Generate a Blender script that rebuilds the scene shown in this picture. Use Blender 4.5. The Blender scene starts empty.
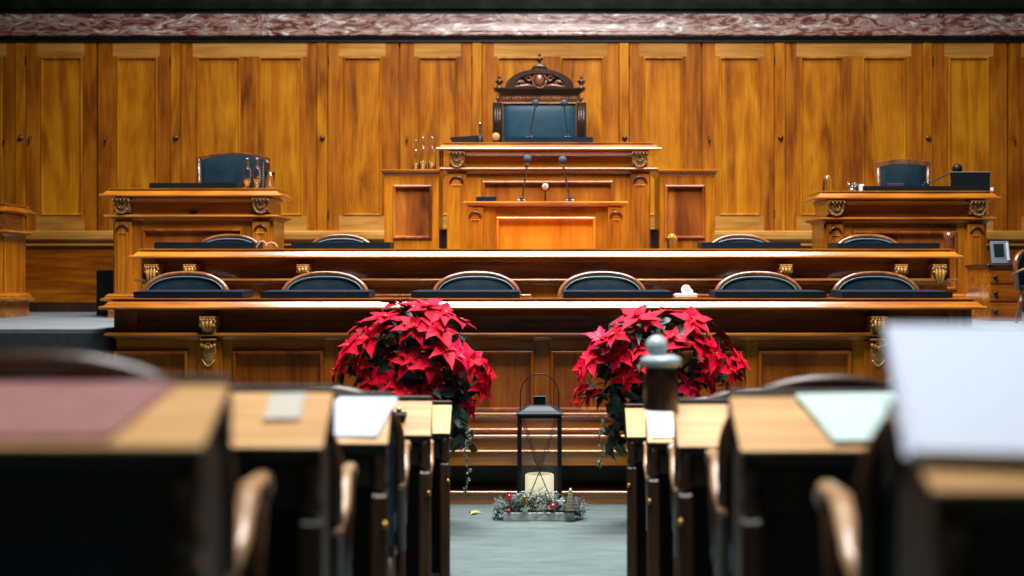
import bpy, bmesh, math, random
from mathutils import Vector, Matrix
PI = math.pi
F, CX, HY, H = 1200.0, 538.0, 280.0, 1.51      # lens in pixels, vanishing point, eye height
COL = bpy.context.scene.collection
def X(px, Y): return (px - CX) * Y / F
def Z(py, Y): return H - (py - HY) * Y / F

# ------------------------------------------------------------------ materials
def nodes(name):
    m = bpy.data.materials.new(name); m.use_nodes = True
    nt = m.node_tree; b = nt.nodes['Principled BSDF']
    return m, nt, b
def plain(name, col, rough=.5, metal=0, coat=0, trans=0, ior=1.45, noise=0, nscale=20, sheen=0, sub=0):
    m, nt, b = nodes(name)
    b.inputs['Base Color'].default_value = (*col, 1)
    b.inputs['Roughness'].default_value = rough
    b.inputs['Metallic'].default_value = metal
    b.inputs['Coat Weight'].default_value = coat
    b.inputs['Coat Roughness'].default_value = .12
    b.inputs['Transmission Weight'].default_value = trans
    b.inputs['IOR'].default_value = ior
    if noise:
        tc = nt.nodes.new('ShaderNodeTexCoord'); n = nt.nodes.new('ShaderNodeTexNoise')
        n.inputs['Scale'].default_value = nscale; n.inputs['Detail'].default_value = 5
        r = nt.nodes.new('ShaderNodeValToRGB')
        r.color_ramp.elements[0].position = .3; r.color_ramp.elements[1].position = .7
        r.color_ramp.elements[0].color = (*[c*(1-noise) for c in col], 1)
        r.color_ramp.elements[1].color = (*[min(1, c*(1+noise)) for c in col], 1)
        nt.links.new(tc.outputs['Object'], n.inputs['Vector']); nt.links.new(n.outputs['Fac'], r.inputs['Fac'])
        nt.links.new(r.outputs['Color'], b.inputs['Base Color'])
        bp = nt.nodes.new('ShaderNodeBump'); bp.inputs['Strength'].default_value = .15; bp.inputs['Distance'].default_value = .01
        nt.links.new(n.outputs['Fac'], bp.inputs['Height']); nt.links.new(bp.outputs['Normal'], b.inputs['Normal'])
    return m
def wood(name, dark, mid, light, axis='z', rough=.38, coat=.35, fig=.5, grain=16):
    m, nt, b = nodes(name); N = nt.nodes; L = nt.links
    tc = N.new('ShaderNodeTexCoord'); oi = N.new('ShaderNodeObjectInfo')
    cmb = N.new('ShaderNodeVectorMath'); cmb.operation = 'MULTIPLY_ADD'
    ml = N.new('ShaderNodeMath'); ml.operation = 'MULTIPLY'; ml.inputs[1].default_value = 37
    L.new(oi.outputs['Random'], ml.inputs[0])
    cx = N.new('ShaderNodeCombineXYZ'); [L.new(ml.outputs[0], cx.inputs[i]) for i in range(3)]
    add = N.new('ShaderNodeVectorMath'); add.operation = 'ADD'
    L.new(tc.outputs['Object'], add.inputs[0]); L.new(cx.outputs[0], add.inputs[1])
    s = {'z': (1, 1, .055), 'x': (.055, 1, 1), 'y': (1, .055, 1)}[axis]
    mp = N.new('ShaderNodeMapping'); mp.inputs['Scale'].default_value = s; L.new(add.outputs[0], mp.inputs['Vector'])
    n1 = N.new('ShaderNodeTexNoise'); n1.inputs['Scale'].default_value = grain*2.2; n1.inputs['Detail'].default_value = 7; n1.inputs['Roughness'].default_value = .6
    L.new(mp.outputs[0], n1.inputs['Vector'])
    s2 = {'z': (1, 1, .16), 'x': (.16, 1, 1), 'y': (1, .16, 1)}[axis]
    mp2 = N.new('ShaderNodeMapping'); mp2.inputs['Scale'].default_value = s2; L.new(add.outputs[0], mp2.inputs['Vector'])
    n2 = N.new('ShaderNodeTexNoise'); n2.inputs['Scale'].default_value = 5; n2.inputs['Detail'].default_value = 4; n2.inputs['Distortion'].default_value = 1.2
    L.new(mp2.outputs[0], n2.inputs['Vector'])
    n3 = N.new('ShaderNodeTexNoise'); n3.inputs['Scale'].default_value = 2.3; n3.inputs['Detail'].default_value = 3
    L.new(add.outputs[0], n3.inputs['Vector'])
    a = N.new('ShaderNodeMath'); a.operation = 'MULTIPLY_ADD'; a.inputs[1].default_value = fig
    mx = N.new('ShaderNodeMath'); mx.operation = 'MULTIPLY'; mx.inputs[1].default_value = .95 - fig
    L.new(n1.outputs['Fac'], mx.inputs[0]); L.new(n2.outputs['Fac'], a.inputs[0]); L.new(mx.outputs[0], a.inputs[2])
    a2 = N.new('ShaderNodeMath'); a2.operation = 'MULTIPLY_ADD'; a2.inputs[1].default_value = .25
    L.new(n3.outputs['Fac'], a2.inputs[0]); L.new(a.outputs[0], a2.inputs[2])
    a3 = N.new('ShaderNodeMath'); a3.operation = 'MULTIPLY_ADD'; a3.inputs[1].default_value = .09
    L.new(oi.outputs['Random'], a3.inputs[0]); L.new(a2.outputs[0], a3.inputs[2])
    r = N.new('ShaderNodeValToRGB'); e = r.color_ramp.elements
    e[0].position = .47; e[0].color = (*dark, 1); e[1].position = .80; e[1].color = (*light, 1)
    k = e.new(.62); k.color = (*mid, 1)
    L.new(a3.outputs[0], r.inputs['Fac']); L.new(r.outputs['Color'], b.inputs['Base Color'])
    b.inputs['Roughness'].default_value = rough; b.inputs['Coat Weight'].default_value = coat; b.inputs['Coat Roughness'].default_value = .15
    return m
def marble():
    m, nt, b = nodes('marble'); N = nt.nodes; L = nt.links
    tc = N.new('ShaderNodeTexCoord'); mp = N.new('ShaderNodeMapping')
    mp.inputs['Rotation'].default_value = (0, .6, 0); mp.inputs['Scale'].default_value = (1, 1, 3)
    L.new(tc.outputs['Object'], mp.inputs['Vector'])
    n = N.new('ShaderNodeTexNoise'); n.inputs['Scale'].default_value = 4.2; n.inputs['Detail'].default_value = 10; n.inputs['Roughness'].default_value = .72; n.inputs['Distortion'].default_value = 1.6
    L.new(mp.outputs[0], n.inputs['Vector'])
    r = N.new('ShaderNodeValToRGB'); e = r.color_ramp.elements
    e[0].position = .40; e[0].color = (.08, .018, .016, 1); e[1].position = .66; e[1].color = (.80, .82, .78, 1)
    k = e.new(.48); k.color = (.20, .062, .050, 1); k = e.new(.52); k.color = (.42, .33, .28, 1); k = e.new(.545); k.color = (.20, .075, .06, 1); k = e.new(.59); k.color = (.50, .44, .40, 1)
    L.new(n.outputs['Fac'], r.inputs['Fac']); L.new(r.outputs['Color'], b.inputs['Base Color'])
    b.inputs['Roughness'].default_value = .28
    return m
def carpet(name, c, s=60):
    m, nt, b = nodes(name); N = nt.nodes; L = nt.links
    tc = N.new('ShaderNodeTexCoord'); mp = N.new('ShaderNodeMapping'); mp.inputs['Scale'].default_value = (.35, 1.5, 1)
    L.new(tc.outputs['Object'], mp.inputs['Vector'])
    n = N.new('ShaderNodeTexNoise'); n.inputs['Scale'].default_value = 9; n.inputs['Detail'].default_value = 8; n.inputs['Roughness'].default_value = .7
    L.new(mp.outputs[0], n.inputs['Vector'])
    r = N.new('ShaderNodeValToRGB'); e = r.color_ramp.elements
    e[0].position = .35; e[0].color = (*[v*.72 for v in c], 1); e[1].position = .68; e[1].color = (*[v*1.25 for v in c], 1)
    L.new(n.outputs['Fac'], r.inputs['Fac']); L.new(r.outputs['Color'], b.inputs['Base Color'])
    b.inputs['Roughness'].default_value = .8
    bp = N.new('ShaderNodeBump'); bp.inputs['Strength'].default_value = .3; bp.inputs['Distance'].default_value = .004
    n4 = N.new('ShaderNodeTexNoise'); n4.inputs['Scale'].default_value = 250; L.new(tc.outputs['Object'], n4.inputs['Vector'])
    L.new(n4.outputs['Fac'], bp.inputs['Height']); L.new(bp.outputs['Normal'], b.inputs['Normal'])
    return m
WD, WM, WL = (.12, .026, .002), (.30, .076, .003), (.50, .165, .006)
oak = wood('oak_vertical', (.13, .030, .002), (.33, .088, .003), (.52, .185, .006), coat=.12, rough=.45, fig=.55)
oak_panel = wood('oak_panel', (.17, .042, .002), (.42, .128, .003), (.62, .25, .007), fig=.62, coat=.12, rough=.45, grain=26)
oak_sheen = wood('oak_sheen_horizontal', (.30, .115, .018), (.46, .205, .036), (.62, .32, .075), axis='x', coat=.25)  # paler oak: the reflection off horizontal grain is put into the colour
oak_h = wood('oak_horizontal', WD, WM, WL, axis='x')
desk_h = wood('desk_wood_horizontal', (.14, .034, .003), (.38, .108, .005), (.60, .22, .010), axis='x', rough=.25, coat=1)
desk_v = wood('desk_wood_vertical', (.15, .036, .003), (.42, .118, .005), (.66, .24, .010), rough=.3, coat=.5)
red_panel = wood('reddish_panel', (.18, .040, .005), (.38, .092, .008), (.58, .18, .016), fig=.6, rough=.3, coat=.5)
orange_panel = wood('orange_panel', (.42, .08, .004), (.72, .17, .007), (.90, .30, .015), fig=.65, rough=.3, coat=.5)
burl = wood('burl_panel', (.10, .022, .005), (.30, .075, .010), (.62, .20, .025), fig=.8, rough=.3, coat=.5, grain=8)
walnut = wood('dark_walnut', (.010, .004, .003), (.026, .009, .005), (.055, .020, .010), rough=.35, coat=.5)
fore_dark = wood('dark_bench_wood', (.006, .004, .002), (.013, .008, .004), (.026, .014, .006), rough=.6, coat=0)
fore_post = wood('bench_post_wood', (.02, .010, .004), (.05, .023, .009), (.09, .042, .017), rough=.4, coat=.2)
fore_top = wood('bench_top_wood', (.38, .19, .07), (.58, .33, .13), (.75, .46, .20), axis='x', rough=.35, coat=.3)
chair_wood = wood('chair_wood', (.08, .026, .010), (.19, .066, .026), (.34, .13, .05), rough=.22, coat=.9)
arm_wood = wood('armrest_wood', (.30, .16, .08), (.48, .28, .15), (.62, .40, .22), axis='y', rough=.25, coat=.6)
gold_wood = plain('carved_golden_oak', (.52, .25, .05), .28, coat=.6, noise=.35, nscale=60)
shield_wood = plain('carved_dark_oak', (.24, .11, .03), .25, coat=.9, noise=.5, nscale=60)
black_wood = plain('black_lacquer', (.006, .008, .007), .45, coat=.1)
def spec(m, v): m.node_tree.nodes['Principled BSDF'].inputs['Specular IOR Level'].default_value = v
for m_ in (oak, oak_panel, oak_sheen, oak_h): spec(m_, .22)
for m_ in (desk_h, desk_v, red_panel, orange_panel): m_.node_tree.nodes['Principled BSDF'].inputs['Coat IOR'].default_value = 1.62
leather = plain('teal_black_leather', (.007, .024, .038), .42, coat=0, noise=.3, nscale=14)
BLUE = plain('blue_leather', (.006, .040, .066), .5, noise=.2, nscale=12); spec(BLUE, .3)
piping = plain('pale_piping', (.16, .28, .33), .3, coat=.4)
pad_mat = plain('navy_pad', (.004, .013, .026), .5, noise=.15)
metal_dark = plain('dark_metal', (.012, .014, .017), .45, metal=.5)
steel = plain('steel', (.35, .40, .42), .3, metal=1)
brass = plain('brass', (.55, .30, .07), .3, metal=1)
bronze = plain('aged_bronze', (.16, .10, .05), .4, metal=1)
foam = plain('blue_grey_foam', (.035, .055, .085), .8, noise=.3, nscale=200)
black_plastic = plain('black_plastic', (.008, .011, .012), .4)
glass = plain('clear_glass', (.95, .98, .98), .03, trans=1, ior=1.45)
water = plain('water', (.95, .99, 1), .0, trans=1, ior=1.33)
white = plain('white_paper', (.80, .82, .84), .6)
bluewhite = plain('bluish_white_paper', (.52, .60, .74), .5)
greenwhite = plain('pale_green_paper', (.46, .62, .57), .6)
mauve = plain('mauve_leather', (.34, .16, .155), .4, coat=.2, noise=.15)
floor_mat = carpet('grey_green_carpet', (.105, .145, .14))
plat_mat = carpet('grey_carpet', (.15, .17, .18))
marble_m = marble()
red = plain('red_bract', (.74, .001, .028), .6, noise=.25, nscale=30)
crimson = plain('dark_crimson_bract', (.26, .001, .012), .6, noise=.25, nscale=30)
pink = plain('pink_bract', (.72, .008, .07), .42)
for m_ in (red, crimson, pink): spec(m_, .15)
leaf_g = plain('dark_leaf', (.008, .034, .022), .45, noise=.4, nscale=30)
leaf_l = plain('pale_ivy_leaf', (.22, .30, .20), .5, noise=.3, nscale=60)
leaf_y = plain('yellow_leaf', (.45, .42, .10), .6)
frost = plain('frosted_sprig', (.28, .38, .37), .6, noise=.4, nscale=80)
fir = plain('fir_green', (.015, .04, .025), .6)
wax = plain('cream_wax', (.78, .72, .52), .5)
wax.node_tree.nodes['Principled BSDF'].inputs['Emission Color'].default_value = (.9, .8, .5, 1)
wax.node_tree.nodes['Principled BSDF'].inputs['Emission Strength'].default_value = .45
yellow = plain('yellow_button', (.6, .4, .03), .5)
bauble_red = plain('red_glass_bauble', (.5, .004, .02), .1, coat=1)
gold_b = plain('gold_glitter', (.6, .42, .14), .35, metal=.6)
whitewash = plain('whitewashed_wood', (.48, .50, .50), .6, noise=.3, nscale=25)
cover_purple = plain('dull_purple_cover', (.06, .035, .06), .5)
screen_blue = plain('grey_blue_plastic', (.13, .17, .23), .35)
pale_lid = plain('pale_blue_enamel', (.50, .64, .70), .25, coat=.5)
upper_mat = plain('dark_band', (.010, .014, .011), .4, noise=.5, nscale=6)

pane_glass, nt_, b_ = nodes('thin_pane_glass')
tr_ = nt_.nodes.new('ShaderNodeBsdfTransparent'); gl_ = nt_.nodes.new('ShaderNodeBsdfGlossy'); mx_ = nt_.nodes.new('ShaderNodeMixShader')
gl_.inputs['Roughness'].default_value = .03; mx_.inputs[0].default_value = .015
nt_.links.new(tr_.outputs[0], mx_.inputs[1]); nt_.links.new(gl_.outputs[0], mx_.inputs[2]); nt_.links.new(mx_.outputs[0], nt_.nodes['Material Output'].inputs[0])
fore_rim = wood('bench_chair_rim', (.02, .010, .006), (.05, .022, .012), (.09, .04, .02), rough=.35, coat=.35)
# ------------------------------------------------------------------ mesh builder
spec(upper_mat, .06); spec(pad_mat, .2); spec(black_plastic, .3)
class MB:
    def __init__(s): s.bm = bmesh.new()
    def quad(s, vs, smooth=False):
        try:
            f = s.bm.faces.new(vs); f.smooth = smooth; return f
        except ValueError: return None
    def box(s, x0, x1, y0, y1, z0, z1, bev=0.0, mat=None, seg=1):
        c = [(x, y, z) for x in (x0, x1) for y in (y0, y1) for z in (z0, z1)]
        v = [s.bm.verts.new(p if mat is None else mat @ Vector(p)) for p in c]
        fs = [s.bm.faces.new([v[i] for i in q]) for q in ((0,1,3,2),(4,6,7,5),(0,4,5,1),(2,3,7,6),(0,2,6,4),(1,5,7,3))]
        if bev > 0:
            es = list({e for f in fs for e in f.edges})
            bmesh.ops.bevel(s.bm, geom=es, offset=bev, segments=seg, affect='EDGES', profile=.5)
        return s
    def sweep(s, path, prof, smooth=False, z0=0, closed=False, cap=True):
        """profile (outward offset, z) swept along a plan polyline with mitred corners"""
        P = [Vector(p) for p in path]; n = len(P); rings = []
        for i, p in enumerate(P):
            if closed: d0 = (p - P[i-1]).normalized(); d1 = (P[(i+1) % n] - p).normalized()
            else:
                d0 = (p - P[i-1]).normalized() if i else (P[1] - p).normalized()
                d1 = (P[i+1] - p).normalized() if i < n-1 else d0
            n0 = Vector((d0.y, -d0.x)); n1 = Vector((d1.y, -d1.x)); m = (n0 + n1).normalized()
            m = m / max(.3, m.dot(n0))
            rings.append([s.bm.verts.new((p.x + m.x*o, p.y + m.y*o, z0 + z)) for o, z in prof])
        k = len(prof)
        R = range(n if closed else n-1)
        for i in R:
            a, b = rings[i], rings[(i+1) % n]
            for j in range(k): s.quad([a[j], b[j], b[(j+1) % k], a[(j+1) % k]], smooth)
        if cap and not closed: s.quad(rings[0][::-1]); s.quad(rings[-1])
        return s
    def ring_panel(s, x0, x1, z0, z1, yf, prof, fill=True):
        """rectangular moulding in the XZ plane; prof = (inset, protrusion)"""
        rings = []
        for i, o in prof:
            rings.append([s.bm.verts.new((x, yf - o, z)) for x, z in ((x0+i, z0+i), (x1-i, z0+i), (x1-i, z1-i), (x0+i, z1-i))])
        for a, b in zip(rings, rings[1:]):
            for j in range(4): s.quad([a[j], a[(j+1) % 4], b[(j+1) % 4], b[j]])
        if fill: s.quad(rings[-1])
        return s
    def lathe(s, prof, c=(0, 0, 0), seg=24, mat=None, smooth=True, cap=True):
        rings = []; c = Vector(c)
        for r, z in prof:
            ring = []
            for i in range(seg):
                a = 2*PI*i/seg; p = Vector((r*math.cos(a), r*math.sin(a), z))
                if mat is not None: p = mat @ p
                ring.append(s.bm.verts.new(c + p))
            rings.append(ring)
        for a, b in zip(rings, rings[1:]):
            for i in range(seg): s.quad([a[i], a[(i+1) % seg], b[(i+1) % seg], b[i]], smooth)
        if cap: s.quad(rings[0][::-1]); s.quad(rings[-1])
        return s
    def ball(s, c, r, sc=(1, 1, 1), seg=14, mat=None):
        n = max(6, seg//2)
        pr = [(max(1e-4, r*math.sin(PI*i/n)), -r*math.cos(PI*i/n)) for i in range(n+1)]
        S = Matrix.Diagonal((*sc, 1)); m = (mat @ S) if mat is not None else S
        return s.lathe(pr, c, seg, m)
    def tube(s, pts, r, seg=8, smooth=True, cap=True, flat=1.0):
        P = [Vector(p) for p in pts]; n = len(P); rings = []
        rr = r if isinstance(r, (list, tuple)) else [r]*n
        t = (P[1]-P[0]).normalized(); up = Vector((0, 0, 1)) if abs(t.z) < .9 else Vector((0, 1, 0))
        u = t.cross(up).normalized()
        for i in range(n):
            if i == 0: t = (P[1]-P[0]).normalized()
            elif i == n-1: t = (P[-1]-P[-2]).normalized()
            else: t = ((P[i+1]-P[i]).normalized() + (P[i]-P[i-1]).normalized()).normalized()
            u = (u - t*u.dot(t)).normalized(); w = t.cross(u)
            rings.append([s.bm.verts.new(P[i] + u*math.cos(2*PI*k/seg)*rr[i] + w*math.sin(2*PI*k/seg)*rr[i]*flat) for k in range(seg)])
        for a, b in zip(rings, rings[1:]):
            for k in range(seg): s.quad([a[k], a[(k+1) % seg], b[(k+1) % seg], b[k]], smooth)
        if cap: s.quad(rings[0][::-1]); s.quad(rings[-1])
        return s
    def grid(s, fn, nu, nv, smooth=True, thick=0):
        V = [[s.bm.verts.new(fn(i/nu, j/nv)) for j in range(nv+1)] for i in range(nu+1)]
        for i in range(nu):
            for j in range(nv): s.quad([V[i][j], V[i+1][j], V[i+1][j+1], V[i][j+1]], smooth)
        return s
    def poly(s, pts, y0, y1):
        """XZ outline extruded in y"""
        a = [s.bm.verts.new((x, y0, z)) for x, z in pts]; b = [s.bm.verts.new((x, y1, z)) for x, z in pts]
        s.quad(a); s.quad(b[::-1]); n = len(pts)
        for i in range(n): s.quad([a[i], b[i], b[(i+1) % n], a[(i+1) % n]])
        return s
    def build(s, name, mat, parent=None, label=None, cat=None, group=None, kind=None, loc=None):
        bmesh.ops.recalc_face_normals(s.bm, faces=s.bm.faces[:])
        me = bpy.data.meshes.new(name); s.bm.to_mesh(me); s.bm.free()
        me.materials.append(mat)
        o = bpy.data.objects.new(name, me); COL.objects.link(o)
        if parent is not None: o.parent = parent
        if loc is not None: o.location = loc
        tag(o, label, cat, group, kind); return o
def tag(o, label=None, cat=None, group=None, kind=None):
    for k, v in (('label', label), ('category', cat), ('group', group), ('kind', kind)):
        if v: o[k] = v
def thing(name, label, cat, loc=(0, 0, 0), rz=0, group=None, kind=None):
    o = bpy.data.objects.new(name, None); COL.objects.link(o); o.location = loc; o.rotation_euler = (0, 0, rz)
    o.empty_display_size = .1
    tag(o, label, cat, group, kind); return o
def dup(root, loc, rz=0, label=None, group=None, scale=None):
    def cp(o, par):
        c = o.copy(); COL.objects.link(c)
        if par is not None: c.parent = par
        for ch in kids[o.name]: cp(ch, c)
        return c
    kids = {}
    def walk(o):
        kids[o.name] = list(o.children)
        for ch in o.children: walk(ch)
    walk(root); r = cp(root, None)
    r.location = loc; r.rotation_euler = (0, 0, rz)
    if label: r['label'] = label
    if group: r['group'] = group
    if scale: r.scale = (scale,)*3
    return r
def struct(mb, name, mat, parent=None):
    return mb.build(name, mat, parent, kind=None if parent else 'structure')

# ------------------------------------------------------------------ floors and platforms
YW = 12.4
struct(MB().box(-7, 7, -2.5, 8.16, -.1, 0), 'floor', floor_mat)
def plat(x0, x1, y0, y1, z0, z1, m=plat_mat): return struct(MB().box(x0, x1, y0, y1, z0, z1, .006), 'floor', m)
tiers = [(5.36, 4.28, .135), (4.28, 3.17, .26), (3.17, 2.12, .40), (2.12, -2.5, .52)]
for y1, y0, z in tiers: plat(-7, 7, y0, y1, 0, z, floor_mat)
plat(-2.93, 3.00, 8.68, 9.36, .3, .65)            # first row of seats
plat(-3.16, 3.28, 9.98, 10.42, .3, 1.0)           # second row of seats
plat(-7, -2.94, 8.16, 9.36, 0, 1.18); plat(3.01, 7, 8.16, 9.36, 0, 1.18)
plat(-7, -3.20, 9.36, 10.42, 0, 1.18); plat(3.32, 7, 9.36, 10.42, 0, 1.18)
plat(-7, 7, 10.42, YW+.1, 0, 1.18)
plat(-3.66, -2.40, 11.08, 12.28, 1.18, 1.62); plat(2.60, 3.84, 11.08, 12.28, 1.18, 1.62)
plat(-1.35, 1.52, 11.56, 12.28, 1.18, 2.0)
struct(MB().box(-7, -2.94, 8.135, 8.16, 0, 1.15), 'trim_1', plain('dark_grey_riser', (.045, .05, .055), .7, noise=.2))
struct(MB().box(3.01, 7, 8.135, 8.16, 0, 1.15), 'trim_2', bpy.data.materials['dark_grey_riser'])

# ------------------------------------------------------------------ back wall of cupboard doors
wall = struct(MB().box(-7, 7, YW+.03, YW+.2, 1.18, 4.1), 'wall_back', oak)
xw = lambda px: X(px, YW); zw = lambda py: Z(py, YW)
ztop, zbase = zw(43.5), zw(232)
mbt = MB()
MOULD = [(0, 0), (0, .002), (.004, .006), (.008, .010), (.013, .012), (.018, .010), (.024, -.002), (.026, -.012)]
def panel_unit(n, x0, x1, panels, rails, knob=None, knob_kind=0):
    """panels: (x0,x1) px of sunk panels; rails: (x0,x1) px of top and bottom rails in sheen-lightened oak"""
    d = thing('door_%d' % n, None, None, kind='structure')
    X0, X1 = xw(x0)+.004, xw(x1)-.004
    yf = YW; m = MB()
    pz0, pz1 = zw(216), zw(57)
    edges = [X0] + [v for p in panels for v in (xw(p[0]), xw(p[1]))] + [X1]
    for a, b in zip(edges[::2], edges[1::2]): MB().box(a, b, yf-.012, yf+.03, zbase+.004, ztop, .002).build('stile', oak, d)
    for a, b in rails:
        MB().box(xw(a), xw(b), yf-.0145, yf+.028, pz1, ztop, .002).build('rail', oak_sheen, d); MB().box(xw(a), xw(b), yf-.0145, yf+.028, zbase+.004, pz0, .002).build('rail', oak_sheen, d)
    for a, b in panels:
        MB().ring_panel(xw(a), xw(b), pz0, pz1, yf-.012, MOULD).build('panel', oak_panel, d)
    if knob:
        kx, kz = xw(knob), zw(138.5)
        m = MB(); R = Matrix.Rotation(PI/2, 4, 'X')
        if knob_kind == 0:
            m.lathe([(.001, 0), (.020, .001), (.024, .006), (.018, .012), (.012, .015), (.013, .026), (.009, .034), (.001, .036)], (kx, yf-.013, kz), 16, R)
        else:
            m.lathe([(.001, 0), (.013, .001), (.013, .02), (.001, .022)], (kx, yf-.013, kz+.01), 12, R)
            m.tube([(kx, yf-.035, kz+.02), (kx, yf-.045, kz-.02), (kx, yf-.04, kz-.06)], [.010, .008, .005], 8)
        m.build('knob' if knob_kind == 0 else 'handle', bronze, d)
    return d
units = [(-120, 16, [(-103, -60), (-44, 3)], [(-107, 7)], 6, 1),
    (26, 97, [(41, 83)], [(37, 85)], 31, 1), (98, 171, [(117, 158)], [(113, 160)], 107, 1),
    (181, 317, [(197, 241), (259, 303)], [(193, 307)], None, 0),
    (328, 399, [(343, 382)], [(339, 386)], None, 0), (400, 472, [(418, 458)], [(414, 461)], 407, 1),
    (482, 619, [(497, 543), (560, 604)], [(494, 607)], None, 0),
    (629, 701, [(643, 683)], [(639, 687)], None, 0), (702, 774, [(719, 760)], [(715, 764)], 709, 1),
    (785, 922, [(800, 843), (862, 906)], [(796, 911)], None, 0),
    (932, 1007, [(948, 989)], [(944, 993)], None, 0), (1008, 1080, [(1025, 1066)], [(1021, 1070)], 1013, 1),
    (1090, 1226, [(1105, 1148), (1166, 1210)], [(1101, 1215)], None, 0)]
for i, (a, b, p, r, k, kk) in enumerate(units): panel_unit(i+1, a, b, p, r, k, kk)
for a, b in ((16, 26), (171, 181), (317, 328), (472, 482), (619, 629), (774, 785), (922, 932), (1080, 1090)):
    MB().box(xw(a)+.002, xw(b)-.002, YW-.026, YW+.03, zbase+.004, ztop, .005).build('batten', oak_panel, wall)
    m = MB(); kx = xw((a+b)/2 + .5)
    m.lathe([(.001, 0), (.026, .001), (.029, .006), (.022, .012), (.014, .015), (.015, .028), (.010, .038), (.001, .040)], (kx, YW-.027, zw(138.5)), 16, Matrix.Rotation(PI/2, 4, 'X'))
    m.build('knob', bronze, wall)
for px in (26.5, 171, 328.6, 472, 629, 774, 932):
    for py in (61, 214): MB().box(xw(px)-.005, xw(px)+.005, YW-.032, YW, zw(py)-.045, zw(py)+.045, .002).build('hinge', metal_dark, wall)
p = [(-7, YW), (7, YW)]
MB().sweep(p, [(-.03, -.004), (-.03, .012), (.03, .012), (.045, .004), (.07, -.002), (.075, -.03), (.07, -.075), (.02, -.09), (.02, -.12), (.05, -.124), (.05, -.138), (.01, -.15), (-.03, -.15)], z0=zbase).build('chair_rail', oak_sheen, wall)
MB().box(-7, 7, YW-.006, YW+.03, 1.28, zbase-.148).build('dado_panel', oak_h, wall)
MB().box(-7, 7, YW-.03, YW+.03, 1.18, 1.28, .004).build('skirting', walnut, wall)
# marble cornice and the dark band above
mc = marble_m
tm = struct(MB().sweep(p, [(-.1, zw(37)), (.045, zw(37)), (.06, zw(36.3)), (.06, zw(34.8)), (.057, zw(33.6)), (.050, zw(32.6)), (.038, zw(31.7)), (.02, zw(31)), (.008, zw(24)), (0, zw(14)), (-.1, zw(14))]), 'trim_3', mc)
jm = plain('marble_joint', (.12, .1, .1), .5)
for px in (163, 262, 548, 764, 982): MB().sweep([(xw(px)-.003, YW), (xw(px)+.003, YW)], [(-.1, zw(37)), (.0465, zw(37)), (.0615, zw(36.3)), (.0615, zw(34.8)), (.0585, zw(33.6)), (.0515, zw(32.6)), (.0395, zw(31.7)), (.0215, zw(31)), (.0095, zw(24)), (.0015, zw(14)), (-.1, zw(14))]).build('joint', jm, tm)
struct(MB().sweep(p, [(-.1, zw(43.5)), (.01, zw(43.5)), (.03, zw(42.5)), (.03, zw(41.4)), (.022, zw(41.2)), (.022, zw(39.6)), (.04, zw(39)), (.045, zw(38)), (.03, zw(37)), (-.1, zw(37))]), 'trim_4', black_wood)
struct(MB().sweep(p, [(-.3, zw(14)), (-.03, zw(14)), (-.05, zw(10)), (-.02, zw(8)), (-.02, zw(2)), (-.05, zw(-2)), (-.05, 6.2), (-.3, 6.2)]), 'wall_back_upper', upper_mat)

# ------------------------------------------------------------------ carved corbels
def corbel_mesh(w, h, style):
    """local: x centred, front at -y, top at z=0"""
    m = MB()
    m.box(-w/2, w/2, -.045, .11, -.012, 0, .003); m.box(-w/2+.006, w/2-.006, -.012, .11, -min(h, .14), -.01, .002)
    nb = 5
    for i in range(nb):
        m.ball((-w/2+.012+i*(w-.024)/(nb-1), -.046, -.022), .0095, (1, 1, 1), 8)
    if style == 'shield':
        pts = []
        for i in range(13):
            a = PI + PI*i/12; pts.append((.5*w*.86*math.cos(a), -.03*h/.12 - .035 + (h-.055)*math.sin(a)))
        m.poly([(-w*.43, -.02)] + pts + [(w*.43, -.02)], -.02, .01)
        for i in range(1, 12, 1):
            x, z = pts[i]; m.ball((x*.93, -.028, z*.97), .0085 if i % 2 else .011, (1, .9, 1), 8)
        m.tube([(.028*math.cos(2*PI*k/14), -.028, -.062+.028*math.sin(2*PI*k/14)) for k in range(15)], .0055, 6)
        for sx in (-1, 1):
            m.tube([(sx*(w*.44+.006*math.cos(t)), -.03, -.035+.012*math.sin(t)-.004*t) for t in [k*.6 for k in range(10)]], .006, 6)
    else:
        for sx in (-1, 1):       # volutes
            m.lathe([(.001, -.022), (.016, -.022), (.018, 0), (.016, .022), (.001, .022)], (sx*(w/2-.014), -.03, -.035), 12, Matrix.Rotation(PI/2, 4, 'X') @ Matrix.Diagonal((1, 1, .7, 1)))
            m.lathe([(.001, -.02), (.011, -.02), (.011, .02), (.001, .02)], (sx*(w/2-.012), -.028, -.062), 10, Matrix.Rotation(PI/2, 4, 'X'))
        L = h
        for k, (x0, sp) in enumerate(((0, 0), (-.02, -.012), (.02, .012))):   # acanthus tongue with ribs
            m.tube([(x0*(1-t*.6)+sp*math.sin(t*3), -.022-.022*math.sin(t*PI)-.012*t, -.018-t*(L-.03)) for t in [q/8 for q in range(9)]],
                   [.012, .013, .0135, .013, .012, .010, .009, .009, .006], 8)
        if h > .16:
            m.ball((0, -.05, -L*.55), .022, (1.6, .8, .7), 12)
            for sx in (-1, 1):
                m.ball((sx*.03, -.045, -L*.50), .013, (1, .8, 1), 8); m.ball((sx*.022, -.05, -L*.62), .011, (1, .8, 1), 8)
            m.lathe([(.001, -L-.02), (.02, -L), (.034, -L*.8), (.032, -L*.66), (.001, -L*.6)], (0, -.01, 0), 12, Matrix.Diagonal((1, .8, 1, 1)))
    return m
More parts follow.
